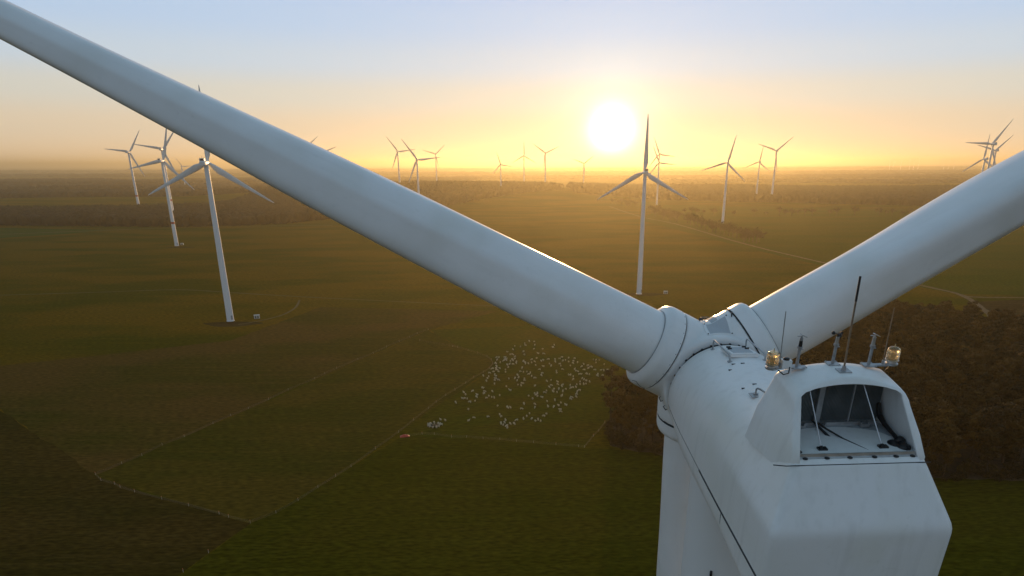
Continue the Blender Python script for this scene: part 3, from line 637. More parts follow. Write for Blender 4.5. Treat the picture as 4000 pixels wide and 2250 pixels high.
# ------------------------------------------------------------------ the other turbines of the park
def far_blade_mesh():
    rings = []
    for r, c, t in ((1.0, 2.0, 2.0), (2.2, 2.1, 1.9), (4.5, 3.2, 1.4), (8, 4.0, 1.0), (14, 3.4, .75), (22, 2.6, .55), (32, 1.8, .4), (40, 1.1, .25), (43.5, .5, .12), (44.2, .12, .05)):
        tw = R(14) * max(0, 1 - r / 30); ring = []
        for k in range(16):
            a = 2 * math.pi * k / 16; x = math.cos(a); z = math.sin(a); b = min(1, max(0, (r - 1.5) / 4))
            xx = (x * .5 - .17 * b) * c; yy = z * .5 * t * (1 - .45 * b * max(0, -x)); ring.append(Vector((r, yy * math.cos(tw) + xx * math.sin(tw), xx * math.cos(tw) - yy * math.sin(tw))))
        rings.append(ring)
    mb = MB(); mb.loft(rings); return mb.mesh("blade", M_TOWER, True, 60)
def head_mesh():
    mb = MB(); rg = []
    for y, w, tp, bt, n in ((1.9, 1.25, 1.2, -1.2, 2.2), (1.7, 1.5, 1.45, -1.4, 2.4), (0, 1.6, 1.65, -1.5, 3), (-3.5, 1.7, 1.85, -1.4, 4), (-6.2, 1.65, 1.8, -1.1, 4), (-6.7, 1.5, 1.4, -.9, 4)):
        rg.append([Vector((r, y, u)) for r, u in nring(w, tp, bt, 0, n, n, 24)])
    mb.loft(rg); return mb.mesh("nacelle", M_TOWER, True, 50)
def hood_mesh():
    mb = MB(); w = 1.35
    mb.box((0, -4.1, 2.45), (2 * w, .2, 1.5)); mb.box((-w, -5.0, 2.4), (.18, 1.9, 1.4)); mb.box((w, -5.0, 2.4), (.18, 1.9, 1.4)); mb.box((0, -4.85, 3.15), (2 * w + .18, 1.7, .16))
    return mb.mesh("cooler_hood", M_TOWER, False)
def radiator_mesh():
    mb = MB(); mb.box((0, -4.35, 2.4), (2.5, .12, 1.3))
    for x in np.linspace(-1.1, 1.1, 7): mb.box((x, -4.45, 2.4), (.05, .1, 1.3))
    return mb.mesh("radiator", M_FIN, False)
def antenna_mesh(x, y, h):
    mb = MB(); mb.tube([(x, y, 3.2), (x * 1.12, y, h)], .06, 6); return mb.mesh("antenna", M_DARK)
ME = dict(blade=far_blade_mesh(), nacelle=head_mesh(), cooler_hood=hood_mesh(), radiator=radiator_mesh(), antenna=[antenna_mesh(-1.2, -4.6, 4.0), antenna_mesh(1.2, -4.6, 4.0), antenna_mesh(0, -4.9, 4.6)])
mb = MB(); mb.lathe([(2.25 - .90 * t, t) for t in np.linspace(0, 1, 14)], 32); ME['tower'] = mb.mesh("tower", M_TOWER)
mb = MB(); mb.lathe([(.0, 1.75), (.5, 1.6), (1.0, 1.1), (1.35, .3), (1.45, -.5), (1.4, -1.3)][::-1], 24, Matrix.Rotation(-math.pi / 2, 4, 'X')); ME['hub'] = mb.mesh("hub", M_TOWER)
mb = MB(); mb.box((1.60, -1.57, .026), (.06, 1.0, .028), Matrix.Rotation(R(-45), 4, 'Z')); ME['door'] = mb.mesh("door", M_STEEL, False)
mb = MB(); q = lambda t: 2.25 - .90 * t + .02; mb.lathe([(q(.27), .27), (q(.295), .295)], 32, caps=False); ME['red_band'] = mb.mesh("red_band", M_RED)
mb = MB(); mb.lathe([(2.5, 0), (2.5, .004), (2.2, .005)], 32); ME['foundation'] = mb.mesh("foundation", M_WHITE, False)
def layout(root, k, hubz, phase):
    H_ = hubz - 1.7 * k; HD = Matrix.Translation((0, 0, H_ + 1.35 * k)) @ Matrix.Rotation(R(5), 4, 'X') @ Matrix.Scale(k, 4); b = 0
    for ch in root.children:
        n = ch.name.split('.')[0]
        if n == 'tower': ch.matrix_local = Matrix.Diagonal((k, k, H_, 1))
        elif n == 'nacelle': ch.matrix_local = HD
        elif n == 'hub': ch.matrix_local = HD @ Matrix.Translation((0, 3.6, 0))
        elif n == 'blade':
            a = phase + b * 2 * math.pi / 3; b += 1
            ch.matrix_local = HD @ Matrix.Translation((0, 3.6, 0)) @ Matrix(((math.cos(a), 0, -math.sin(a), 0), (0, 1, 0, 0), (math.sin(a), 0, math.cos(a), 0), (0, 0, 0, 1)))
proto = empty("wind_turbine")
tw = link_mesh("tower", ME['tower'], proto); link_mesh("door", ME['door'], tw); link_mesh("foundation", ME['foundation'], tw)
na = link_mesh("nacelle", ME['nacelle'], proto); ho = link_mesh("cooler_hood", ME['cooler_hood'], na); link_mesh("radiator", ME['radiator'], na); [link_mesh("antenna", m_, na) for m_ in ME['antenna']]
link_mesh("hub", ME['hub'], proto)
for _ in range(3): link_mesh("blade", ME['blade'], proto)
TURB = [  # hub x, y, height; yaw, blade phase, blade length; band; label
    (-191.2, 417.4, 94.4, -6, 86, 41.8, False, 'big white turbine in the left field with the near blade crossing its upper blade'),
    (80.9, 504.4, 87.2, 0, 90, 38.6, False, 'white wind turbine right of the setting sun, one blade straight up'),
    (297.3, 1649.0, 94.7, 6, 113, 39.8, False, 'front one of two overlapping turbines right of the sun'),
    (362.9, 2016.5, 117.7, -3, 112, 47.9, False, 'rear one of two overlapping turbines right of the sun, its hub higher'),
    (312.4, 1126.3, 93.8, 6, 77, 42.1, False, 'white turbine standing beyond the roadside trees, one blade leaning steeply up'),
    (580.8, 1802.4, 95.8, -3, 82, 41.1, False, 'smaller turbine between the roadside-tree turbine and the one behind the dark wood'),
    (611.6, 1775.7, 121.5, 0, 41, 51.3, False, 'turbine behind the dark wood edge with two blades raised in a V and one down'),
    (171.9, 2319.0, 93.2, 6, 38, 40.0, False, 'small turbine directly below left of the sun, blades in a Y'),
    (-394.2, 2095.3, 128.6, 0, 7, 53.4, False, 'rear turbine of the pair beside the long white blade, standing behind the other'),
    (-239.7, 1481.2, 101.9, -3, 6, 50.6, False, 'front turbine of the pair above the wooded hill, blades near level and steep'),
    (-381.3, 2816.7, 130.8, -9, 43, 53.4, False, 'pale turbine behind the hill, right of the overlapping pair'),
    (-85.4, 1938.7, 92.0, -9, 109, 34.2, False, 'turbine in front of the wooded ridge whose hub stands level with the horizon, single'),
    (-29.5, 2781.7, 123.4, 6, 90, 53.4, False, 'slim turbine behind the ridge with one blade exactly upright'),
    (46.9, 2421.9, 127.4, -6, 25, 53.4, False, 'tall turbine behind the ridge with blades in a wide Y'),
    (-434.4, 835.0, 98.0, 0, 72, 44.9, True, 'banded turbine on the left whose base stands in the open field'),
    (-656.7, 1266.7, 119.9, -6, 50, 50.6, True, 'turbine rising right behind the banded one, blades in a flat Y'),
    (-824.6, 1458.0, 118.8, 3, 53, 52.6, True, 'leftmost turbine with a red band low on its tower'),
    (-1404.8, 2838.9, 88.4, 3, 3, 40.1, False, 'tiny pale turbine between the big left turbine and the banded ones'),
    (-666.3, 2124.8, 147.9, 3, 37, 42.5, False, 'turbine mostly hidden behind the long white blade, one tip showing'),
    (-548.5, 1829.9, 119.9, -9, 20, 49.5, False, 'turbine behind the long white blade showing only a low slanting tip'),
    (922.9, 1444.3, 99.0, -9, 91, 48.6, False, 'front lowest turbine of the three crossed ones at far right'),
    (803.1, 1243.0, 122.5, -3, 57, 48.6, False, 'middle turbine of the three crossed at far right, topmost hub'),
    (1069.3, 1638.3, 118.1, -3, 45, 48.6, False, 'rear turbine of the three crossed at far right, mostly hidden'),
]
for i, (hx, hy, hz_, yaw, ph, bl, band, lab) in enumerate(TURB):
    t = proto if i == 0 else copy_tree(proto); k = bl / 44.2; yw = R(yaw)
    x, y = hx - 3.6 * k * math.sin(yw), hy - 3.6 * k * math.cos(yw); g = gz(x, y)
    t.location = (x, y, g); t.rotation_euler = (0, 0, -yw); layout(t, k, hz_ - g, R(ph)); tag(t, lab, "wind turbine", "wind turbines")
    if band: link_mesh("red_band", ME['red_band'], [c for c in t.children if c.name.startswith('tower')][0])
for i, (px, dist, hh, ph) in enumerate(((3478, 9000, 118, 20), (3492, 9600, 122, 75), (3522, 9300, 115, 50), (3556, 9000, 120, 10), (3572, 8800, 126, 95), (3590, 9000, 140, 40), (3680, 9800, 125, 60), (3690, 9400, 128, 5), (3708, 9000, 120, 80), (3730, 9300, 126, 30))):
    d = ray(px, 632); t = copy_tree(proto); x = d.x / d.y * dist; t.location = (x, dist, 0); t.rotation_euler = (0, 0, R(3)); layout(t, 1.15, hh, R(ph))
    tag(t, "tiny far wind turbine faint on the hazy horizon left of the three crossed ones", "wind turbine", "tiny turbines on the horizon")

# ------------------------------------------------------------------ trees
rng = np.random.default_rng(11); rnd = random.Random(5)
def leaf_quads(C, rad, n, size, flat=.6, g=rng):
    """n leaf-sized faces per clump, spread through the clumps' volume"""
    V = []; 
    for c, r in zip(C, rad):
        d = g.normal(size=(n, 3)); d /= np.linalg.norm(d, axis=1)[:, None]; p = c + d * (r * g.random((n, 1)) ** .30) * np.array([1, 1, flat])
        nn = d * np.array([1, 1, 1.4]) + g.normal(size=(n, 3)) * .45; nn /= np.linalg.norm(nn, axis=1)[:, None]
        a = np.cross(nn, g.normal(size=(n, 3))); a /= np.linalg.norm(a, axis=1)[:, None]; b = np.cross(nn, a)
        s = size * g.uniform(.5, 1.3, (n, 1)); a = a * s; b = b * s * .62
        V.append(np.stack([p - a, p - b * .9, p + a, p + b], 1).reshape(-1, 3))
    V = np.concatenate(V); return V, np.arange(len(V)).reshape(-1, 4)
def foliage_mat(name, c1, c2, c3):
    m = mat(name, c1, 0.8, 0, 0.15); t = m.node_tree; n = t.nodes; L = t.links
    oi = n.new("ShaderNodeObjectInfo"); tc = n.new("ShaderNodeTexCoord"); nz = n.new("ShaderNodeTexNoise"); nz.inputs["Scale"].default_value = .45; nz.inputs["Detail"].default_value = 3
    L.new(tc.outputs["Object"], nz.inputs["Vector"])
    r1 = n.new("ShaderNodeValToRGB"); e = r1.color_ramp.elements; e[0].position = .35; e[0].color = (*c1, 1); e[1].position = .68; e[1].color = (*c2, 1)
    mx = n.new("ShaderNodeMix"); mx.data_type = 'RGBA'; ml = n.new("ShaderNodeMath"); ml.operation = 'MULTIPLY'; ml.inputs[1].default_value = .9
    L.new(nz.outputs[0], r1.inputs[0]); L.new(oi.outputs["Random"], ml.inputs[0]); L.new(ml.outputs[0], mx.inputs[0]); L.new(r1.outputs[0], mx.inputs[6]); mx.inputs[7].default_value = (*c3, 1)
    L.new(mx.outputs[2], n["Principled BSDF"].inputs["Base Color"]); return m
M_PINE = foliage_mat("pine_needles", (0.013, 0.0072, 0.001), (0.044, 0.024, 0.002), (0.13, 0.059, 0.007))
M_TWIG = foliage_mat("bare_twigs", (0.045, 0.025, 0.010), (0.07, 0.038, 0.015), (0.055, 0.03, 0.012))
M_BARK = noisy("pine_bark", (0.045, 0.024, 0.012), (0.10, 0.055, 0.028), 1.5, 0.9, stretch=(1, 1, .2))
def pine_meshes(i):
    g = np.random.default_rng(100 + i); r = random.Random(i); h = (17, 15, 18.5, 16, 14)[i]; C = []; Rd = []; mb = MB()
    lean = Vector((r.uniform(-.6, .6), r.uniform(-.6, .6), 0)); top = Vector((lean.x, lean.y, h * .93))
    mb.tube([(0, 0, -.3), lean * .3 + Vector((0, 0, h * .35)), lean * .7 + Vector((0, 0, h * .65)), top], [.28, .2, .13, .05], 8)
    nt_ = 15
    for k in range(nt_):
        t = k / (nt_ - 1); z = h * (.38 + .58 * t); spread = (3.3, 3.0, 3.6, 3.1, 3.4)[i] * (math.sin(math.pi * (.18 + .74 * t)) ** .8); a = k * 2.4 + r.uniform(-.5, .5); d = spread * r.uniform(.35, 1.0)
        c = Vector((d * math.cos(a) + lean.x * .8, d * math.sin(a) + lean.y * .8, z + r.uniform(-.5, .5))); C.append(np.array(c)); Rd.append(r.uniform(1.1, 1.9))
        s0 = Vector((lean.x * z / h, lean.y * z / h, z - .9)); mb.tube([s0, s0.lerp(c, .6) + Vector((0, 0, .2)), c], [.075, .05, .02], 5)
    for k in range(3):                                  # dead lower limbs
        a = r.uniform(0, 6.28); z = h * r.uniform(.28, .46); mb.tube([(lean.x * z / h, lean.y * z / h, z), (1.6 * math.cos(a), 1.6 * math.sin(a), z + .3)], [.05, .015], 4)
    V, Fq = leaf_quads(np.array(C), Rd, 110, .40, .62, g)
    return np_mesh("crown", V, Fq, M_PINE), mb.mesh("trunk", M_BARK)
def bare_meshes(i):
    g = random.Random(40 + i); h = (13, 11, 12, 10)[i]; mb = MB(); V = []
    mb.tube([(0, 0, -.2), (.1, 0, h * .28), (.2, .1, h * .45)], [.34, .26, .2], 8)
    def twig(p, d, L):
        q_ = p + d * L; s = Vector((g.gauss(0, 1), g.gauss(0, 1), g.gauss(0, 1))).cross(d).normalized() * .12
        V.extend([p - s, p + s, q_ + s * .4, q_ - s * .4])
    for k in range(9):
        a = k * .7 + g.uniform(-.3, .3); el = g.uniform(.45, 1.35); d = Vector((math.cos(a) * math.cos(el), math.sin(a) * math.cos(el), math.sin(el)))
        p0 = Vector((.15, .08, h * g.uniform(.24, .45))); p1 = p0 + d * h * .33; mb.tube([p0, p0.lerp(p1, .5) + Vector((0, 0, -.15)), p1], [.13, .09, .05], 5)
        for j in range(6):
            t = .35 + .65 * j / 5; p = p0.lerp(p1, t); dd = (d + Vector((g.gauss(0, .6), g.gauss(0, .6), g.gauss(.15, .4)))).normalized(); L = h * g.uniform(.14, .24); p2 = p + dd * L; mb.tube([p, p2], [.05, .02], 4)
            for m_ in range(11):
                u = g.random(); twig(p.lerp(p2, .25 + .75 * u), (dd + Vector((g.gauss(0, .8), g.gauss(0, .8), g.gauss(.1, .6)))).normalized(), g.uniform(.7, 1.7))
    return np_mesh("crown", np.array([tuple(v) for v in V]), np.arange(len(V)).reshape(-1, 4), M_TWIG), mb.mesh("trunk", M_BARK)
PINES = [pine_meshes(i) for i in range(5)]; BARES = [bare_meshes(i) for i in range(4)]
def tree_proto(name, cm, tm):
    e = empty(name); link_mesh("crown", cm, e); link_mesh("trunk", tm, e); return e

def inside(p, poly):
    x, y = p; c = False; n = len(poly)
    for i in range(n):
        x1, y1 = poly[i][0], poly[i][1]; x2, y2 = poly[i - 1][0], poly[i - 1][1]
        if (y1 > y) != (y2 > y) and x < (x2 - x1) * (y - y1) / (y2 - y1) + x1: c = not c
    return c
def scatter(poly, step, jit, r):
    xs_ = [p[0] for p in poly]; ys_ = [p[1] for p in poly]; o = []; y = min(ys_); row = 0
    while y < max(ys_):
        x = min(xs_) + (row % 2) * step / 2
        while x < max(xs_):
            q_ = (x + r.uniform(-jit, jit), y + r.uniform(-jit, jit))
            if inside(q_, poly): o.append(q_)
            x += step
        y += step * .87; row += 1
    return o
WOOD = [(27, 214), (45, 205), (99, 193), (128, 187), (260, 183), (380, 260), (330, 338), (285, 340), (262, 366), (222, 397), (164, 369), (97, 318), (55, 268), (30, 240)]
sheet("forest_floor", ragged([Vector(p) for p in WOOD], 5, 1.2, 9), noisy("leaf_litter", (0.05, 0.026, 0.010), (0.085, 0.045, 0.016), 0.6, 0.95), 0.012)
pts = scatter(WOOD, 6.6, 2.4, random.Random(3)); c_, s_ = math.cos(PITCH), math.sin(PITCH)
def px(x, y, z):
    d = y * c_ - (z - ZC) * s_; u = (z - ZC) * c_ + y * s_; return CX4 + F4 * x / d, CY4 - F4 * u / d
seen = [p for p in pts if px(p[0], p[1], 9)[0] < 4150]
pts = seen; pts.sort(key=lambda p: p[1] + .05 * p[0])
# trees standing free of anything in front of them come first, then by distance
def clear(p):
    X, Y = px(p[0], p[1], 14); return not (2560 < X < 3620 and Y > 1330 + .0 * X)
near = [p for p in pts if clear(p)][:290]; rest = [p for p in pts if p not in set(near)]
protos = {}
tr = random.Random(77)
for i, (x, y) in enumerate(near):
    v = tr.randrange(5)
    if v not in protos: protos[v] = t = tree_proto("pine_tree", *PINES[v])
    else: t = copy_tree(protos[v])
    t.location = (x, y, 0); t.rotation_euler = (tr.uniform(-.04, .04), tr.uniform(-.04, .04), tr.uniform(0, 6.28)); k = tr.uniform(.72, 1.25); t.scale = (k * tr.uniform(.9, 1.12), k * tr.uniform(.9, 1.12), k)
    tag(t, "brown-green pine crowded among others in the small wood corner between the flock and the tower" if px(x, y, 9)[0] < 2700 else "brown-green pine crowded among others in the big wood beyond the open cooler hood", "tree", "pines in the wood behind the near turbine")
me = bpy.data.meshes.new("wood_points"); me.from_pydata([(x, y, 0) for x, y in rest], [], []); wo = link_mesh("pine_wood", me); tag(wo, "dense brown-green pine crowns making up the back of the wood", "wood", kind='stuff')
ng = bpy.data.node_groups.new("wood_fill", 'GeometryNodeTree'); ng.interface.new_socket("Geometry", in_out='INPUT', socket_type='NodeSocketGeometry'); ng.interface.new_socket("Geometry", in_out='OUTPUT', socket_type='NodeSocketGeometry')
gi = ng.nodes.new("NodeGroupInput"); go = ng.nodes.new("NodeGroupOutput"); ip = ng.nodes.new("GeometryNodeInstanceOnPoints"); jn = ng.nodes.new("GeometryNodeJoinGeometry")
for v in protos:
    oi = ng.nodes.new("GeometryNodeObjectInfo"); oi.transform_space = 'ORIGINAL'; oi.inputs["Object"].default_value = [c for c in protos[v].children if c.name.startswith("crown")][0]; oi.inputs["As Instance"].default_value = True; ng.links.new(oi.outputs["Geometry"], jn.inputs[0])
ng.links.new(gi.outputs[0], ip.inputs["Points"]); ng.links.new(jn.outputs[0], ip.inputs["Instance"]); ip.inputs["Pick Instance"].default_value = True
rv = ng.nodes.new("FunctionNodeRandomValue"); rv.data_type = 'FLOAT_VECTOR'; rv.inputs[0].default_value = (0, 0, 0); rv.inputs[1].default_value = (0, 0, 6.28); ng.links.new(rv.outputs[0], ip.inputs["Rotation"])
rs_ = ng.nodes.new("FunctionNodeRandomValue"); rs_.data_type = 'FLOAT'; rs_.inputs[2].default_value = .75; rs_.inputs[3].default_value = 1.25; rs_.inputs["Seed"].default_value = 4; ng.links.new(rs_.outputs[1], ip.inputs["Scale"])
ng.links.new(ip.outputs[0], go.inputs[0]); md = wo.modifiers.new("wood_fill", 'NODES'); md.node_group = ng

# bushes and low branches that close the edge of the wood
ug = np.random.default_rng(9); C = []; Rd = []
for p_, q_ in zip(WOOD, WOOD[1:] + WOOD[:1]):
    if p_[1] > 300 and q_[1] > 300: continue
    n = int(math.dist(p_, q_) / 1.1)
    for k in range(n):
        t = (k + ug.random()) / n; off = ug.uniform(-1.5, 5)
        x, y = p_[0] + (q_[0] - p_[0]) * t, p_[1] + (q_[1] - p_[1]) * t + (off if p_[1] < 215 else 0); x += 0 if p_[1] < 215 else off
        if px(x, y, 0)[0] > 4200: continue
        hgt_ = ug.uniform(.4, 1.0) ** 1.5 * 5.5
        for z in np.arange(.6, hgt_ + .7, 1.3): C.append((x + ug.normal() * .5, y + ug.normal() * .5, z)); Rd.append(ug.uniform(.7, 1.5))
V, Fq = leaf_quads(np.array(C), Rd, 45, .34, .8, ug)
tag(link_mesh("undergrowth", np_mesh("undergrowth", V, Fq, foliage_mat("bush_leaves", (0.016, 0.010, 0.002), (0.05, 0.029, 0.004), (0.06, 0.033, 0.006)))), "dark brown bushes closing the near edge of the pine wood", "undergrowth", kind='stuff')

# bare trees along the sandy track and in the rows beyond it
bp_ = {}
def bare(x, y, k, lab, grp):
    v = tr.randrange(4)
    if v not in bp_: bp_[v] = t = tree_proto("bare_tree", *BARES[v])
    else: t = copy_tree(bp_[v])
    t.location = (x, y, gz(x, y) - .05); t.rotation_euler = (0, 0, tr.uniform(0, 6.28)); k *= 1.5 if 'clumped' in lab else 1.2; t.scale = (k * 1.15, k * 1.15, k); tag(t, lab, "tree", grp)
for px_, py_, k in ((2392, 797, .9), (2412, 800, .8), (2428, 802, 1), (2446, 803, .9), (2465, 806, 1.1), (2484, 806, .9), (2452, 812, .8),
                    (2545, 832, 1.1), (2556, 838, 1), (2570, 842, 1.2), (2584, 845, 1.1), (2596, 850, 1), (2608, 852, 1.2), (2622, 856, 1.1), (2634, 858, 1), (2648, 862, 1.1), (2560, 846, .9), (2590, 858, 1.0), (2616, 864, .9), (2641, 868, 1),
                    (2686, 872, 1.1), (2696, 880, 1.2), (2710, 884, 1), (2724, 888, 1.1), (2740, 893, 1), (2754, 899, 1.1), (2768, 903, 1), (2782, 908, .9), (2796, 910, 1.1), (2812, 914, 1), (2828, 918, 1.1), (2846, 921, 1.05), (2862, 925, .95), (2878, 931, 1),
                    (2900, 935, 1.1), (2912, 940, 1.15), (2926, 944, 1.1), (2940, 947, 1.2), (2955, 950, 1), (2966, 945, .9), (2905, 949, .9)):
    g = gnd(px_, py_); bare(g.x, g.y, k, "bare brown tree in the clumped line along the sandy track", "bare trees along the track")
for px_, py_, k in ((2672, 834, .9), (2700, 836, 1.0), (2722, 838, 1.1), (2748, 838, .9), (2786, 842, 1.25), (2866, 845, 1.0), (2945, 842, 1.0), (2992, 842, .7), (3044, 843, 1.25), (3066, 841, .9), (3092, 843, 1.1), (3116, 840, .9), (3142, 843, 1.1), (3172, 842, 1.3), (3240, 842, 1.0), (3266, 842, 1.1), (3338, 842, 1.2), (3434, 842, 1.2), (3460, 840, .8), (3484, 842, 1.0), (3524, 842, .8), (3552, 843, 1.1), (3580, 842, .9), (3604, 842, 1)):
    g = gnd(px_, py_); bare(g.x, g.y, k, "lone bare round tree in front of the meadow row" if px_ == 2866 else "bare brown tree in the straight sparse row across the far meadow", "bare trees across the far meadow")

# far woods: crowns standing shoulder to shoulder, seen from kilometres away
M_FARW = noisy("far_wood", (0.022, 0.013, 0.004), (0.048, 0.029, 0.009), 0.05, 0.9, spec=0.1)
def blob(g):
    bm = bmesh.new(); bmesh.ops.create_icosphere(bm, subdivisions=2, radius=1.0)
    V = np.array([v.co[:] for v in bm.verts]); Fq = np.array([[v.index for v in f.verts] for f in bm.faces]); bm.free()
    V *= (1 + .16 * g.standard_normal((len(V), 1))); return V, Fq
BL_ = [blob(np.random.default_rng(i)) for i in range(8)]
def far_wood(name, poly, step, hgt, label, seed, wid=None, dens=1.0):
    r = random.Random(seed); g = np.random.default_rng(seed); P_ = [p for p in scatter(poly, step, step * .4, r) if r.random() < dens]; VV = []; FF = []; b = 0
    for x, y in P_:
        V, Fq = BL_[r.randrange(8)]; h = hgt * r.uniform(.82, 1.06); w = (wid or step * .72) * r.uniform(.75, 1.25); a = r.uniform(0, 6.28)
        X = V[:, 0] * math.cos(a) - V[:, 1] * math.sin(a); Y = V[:, 0] * math.sin(a) + V[:, 1] * math.cos(a)
        VV.append(np.stack([x + X * w, y + Y * w, gz(x, y) + h * .5 + V[:, 2] * h * .5], 1)); FF.append(Fq + b); b += len(V)
    o = link_mesh(name, np_mesh(name, np.concatenate(VV), np.concatenate(FF), M_FARW)); tag(o, label, "wood", kind='stuff'); return o
far_wood("forest", [(-1500, 1180), (-876, 1131), (-562, 1094), (-470, 1110), (-401, 1159), (-303, 1417), (-172, 1680), (17, 1983), (97, 2137), (60, 2350), (-250, 2480), (-700, 2420), (-760, 2000), (-700, 1500), (-980, 1400), (-1500, 1460)], 9.5, 17, "brown wooded hill spreading behind the left fields", 1)
far_wood("forest", [(-1900, 2080), (-1214, 2150), (-800, 2200), (-760, 2420), (-1900, 2400)], 12, 17, "hazy wood strip behind the pale field on the left", 2)
far_wood("forest", [(126, 2010), (417, 1830), (733, 1640), (1041, 1480), (1700, 1350), (2200, 1700), (2200, 2500), (900, 2450), (130, 2500)], 11, 18, "dark straight-edged wood behind the meadow on the right", 3)
def belt(y0, y1, x0, x1, step, h, dens, seed, lab, wid):
    r = random.Random(seed); x = x0
    poly = [(x0, y0)] + [(x0 + (x1 - x0) * k / 14, y0 + r.uniform(-.06, .06) * y0) for k in range(1, 14)] + [(x1, y0), (x1, y1)] + [(x1 + (x0 - x1) * k / 10, y1 + r.uniform(-.07, .07) * y1) for k in range(1, 10)] + [(x0, y1)]
    far_wood("forest", poly, step, h, lab, seed, wid, dens)
belt(2750, 3000, -3200, -900, 16, 19, .9, 21, "hazy wood belt behind the leftmost banded turbine", 13)
belt(3500, 4100, -4200, -300, 26, 22, .8, 22, "pale brown wood belt low across the left distance", 20)
belt(3300, 3600, 700, 4200, 24, 18, .55, 23, "thin hazy wood patches beyond the dark wood at right", 18)
belt(4300, 4700, -500, 5200, 30, 20, .6, 24, "very pale wood belt below the sun", 24)
belt(6000, 7000, -8000, 8000, 60, 24, .5, 25, "faint wood belts near the horizon", 50)
belt(9500, 11500, -13000, 13000, 110, 32, .55, 26, "faintest tree line on the horizon", 95)

# ------------------------------------------------------------------ sheep
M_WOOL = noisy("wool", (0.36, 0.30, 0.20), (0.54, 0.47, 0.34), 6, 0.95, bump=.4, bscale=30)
def sheep_mesh(name, head):
    v = [(-.50, 0, .60), (-.2, 0, .63), (.15, 0, .63), (.42, 0, .62)]; rad = [.25, .30, .30, .25]; e = [(0, 1), (1, 2), (2, 3)]
    hp = {"up": [(.60, 0, .82), (.72, 0, .98), (.92, 0, .93)], "graze": [(.62, 0, .50), (.74, 0, .28), (.86, 0, .10)], "side": [(.58, .10, .72), (.66, .26, .80), (.72, .44, .72)]}[head]
    for i, p in enumerate(hp): v.append(p); rad.append((.15, .125, .07)[i]); e.append((len(v) - 2, len(v) - 1))
    for x, y, root in ((-.45, .15, 0), (-.45, -.15, 0), (.36, .14, 3), (.36, -.14, 3)):
        a = len(v); v += [(x, y, .38), (x + .03 * (1 if x < 0 else 0), y, .20), (x, y, .02)]; rad += [.10, .05, .045]; e += [(root, a), (a, a + 1), (a + 1, a + 2)]
    a = len(v); v.append((-.66, 0, .52)); rad.append(.05); e.append((0, a))
    for sy in (.12, -.12):
        a = len(v); q_ = Vector(hp[1]) + Vector((-.03, sy, .02)); v.append(tuple(q_)); rad.append(.03); e.append((5, a))
    me = bpy.data.meshes.new(name); me.from_pydata(v, e, []); ob = bpy.data.objects.new("tmp", me); COL.objects.link(ob)
    ob.modifiers.new("skin", 'SKIN'); sk = me.skin_vertices[0].data
    for i, r in enumerate(rad): sk[i].radius = (r, r)
    sk[1].use_root = True
    m = ob.modifiers.new("sub", 'SUBSURF'); m.levels = 1; m.render_levels = 1
    dg = bpy.context.evaluated_depsgraph_get(); o = bpy.data.meshes.new_from_object(ob.evaluated_get(dg)); bpy.data.objects.remove(ob); o.name = name
    o.polygons.foreach_set("use_smooth", [True] * len(o.polygons)); o.materials.clear(); o.materials.append(M_WOOL); return o
SH = [sheep_mesh("sheep", "up"), sheep_mesh("sheep", "graze"), sheep_mesh("sheep", "side")]
SP = """872,5 965,12 845,58 750,95 1012,92 1180,50 1325,48 1490,20 800,138 838,140 1027,142 1250,123 1340,128 578,184 616,185 585,225 712,185 735,210 740,232 693,238 715,218 875,172 872,207 830,215 845,236 803,245 900,252 897,277 1012,243 1035,265 1045,283 1093,283 1147,218 1147,270 1228,197 1195,252 1300,242 1333,232 1415,216 1525,220 1530,257 1597,206 1636,180 1648,243 1693,232 1742,195 1742,255 1820,243 1842,203 1815,277 1887,268 1988,296 1953,333 2050,318 2062,357 1995,385 557,275 575,285 640,268 575,317 580,342 570,365 628,362 510,368 580,388 528,416 610,415 462,435 753,307 790,295 843,295 770,345 723,385 722,420 991,354 1212,313 1272,379 1334,331 1432,286 1460,322 1600,290 1617,320 1545,398 1550,434 1645,377 1770,317 1843,375 1860,400 1893,412 548,464 567,488 562,527 548,553 608,550 450,492 430,522 415,567 365,482 545,617 775,528 962,413 1012,420 1070,414 1097,455 1124,432 1145,490 1197,518 918,470 875,520 935,512 910,557 1027,528 1030,555 1318,440 1305,475 1392,567 1462,550 1745,468 1775,470 1818,493 1815,540 1908,457 1942,457 2035,450 1963,523 1992,543 2027,560 1930,577 2025,612 1928,617 1875,622 1987,620 985,600 1015,603 923,625 975,640 735,653 797,718 1198,648 1430,662 1462,635 1565,580 1567,618 1645,628 1635,652 1770,640 1780,680 1815,668 1862,665 1355,755 1385,722 1508,697 1585,697 1698,695 1493,738 1557,750 1650,735 1195,763 1240,765 1215,790 1238,812 1312,830 1095,803 1160,850 1633,808 1918,715 1885,733 1878,762 1870,780 1868,820 1790,832 1775,857 355,680 190,728 47,752 75,785 262,787 255,822 385,733 373,770 510,732 628,797 452,805 415,838 500,825 540,838 20,845 55,850 103,850 232,886 145,905 597,965 120,1022 1022,934 1197,938 1197,993 1397,893 1522,875 1410,980 1503,983 1580,960 1617,915 1700,955 1605,1027 1612,1060 757,993 802,995 982,1015 628,1107 653,1140 440,1142 210,1158 127,1205 723,1200 708,1235 650,1250 688,1272 740,1290 755,1320 800,1252 865,1255 903,1197 1013,1178 1065,1130 1110,1088 1145,1178 1205,1210 1250,1188 1290,1212 1342,1132 1383,1093"""
SP2 = "1370,197 1417,200 1328,218 1335,237 1422,232 1606,232 1593,253 1926,425 1950,435 1960,440 1928,450 1990,467 1975,370 2000,372 2030,373 2000,398 2078,415 2047,470 2073,473 2107,467 2152,474 2018,507 2012,522 2063,518 1940,578 1937,510 1912,503 533,935 578,943 677,775"
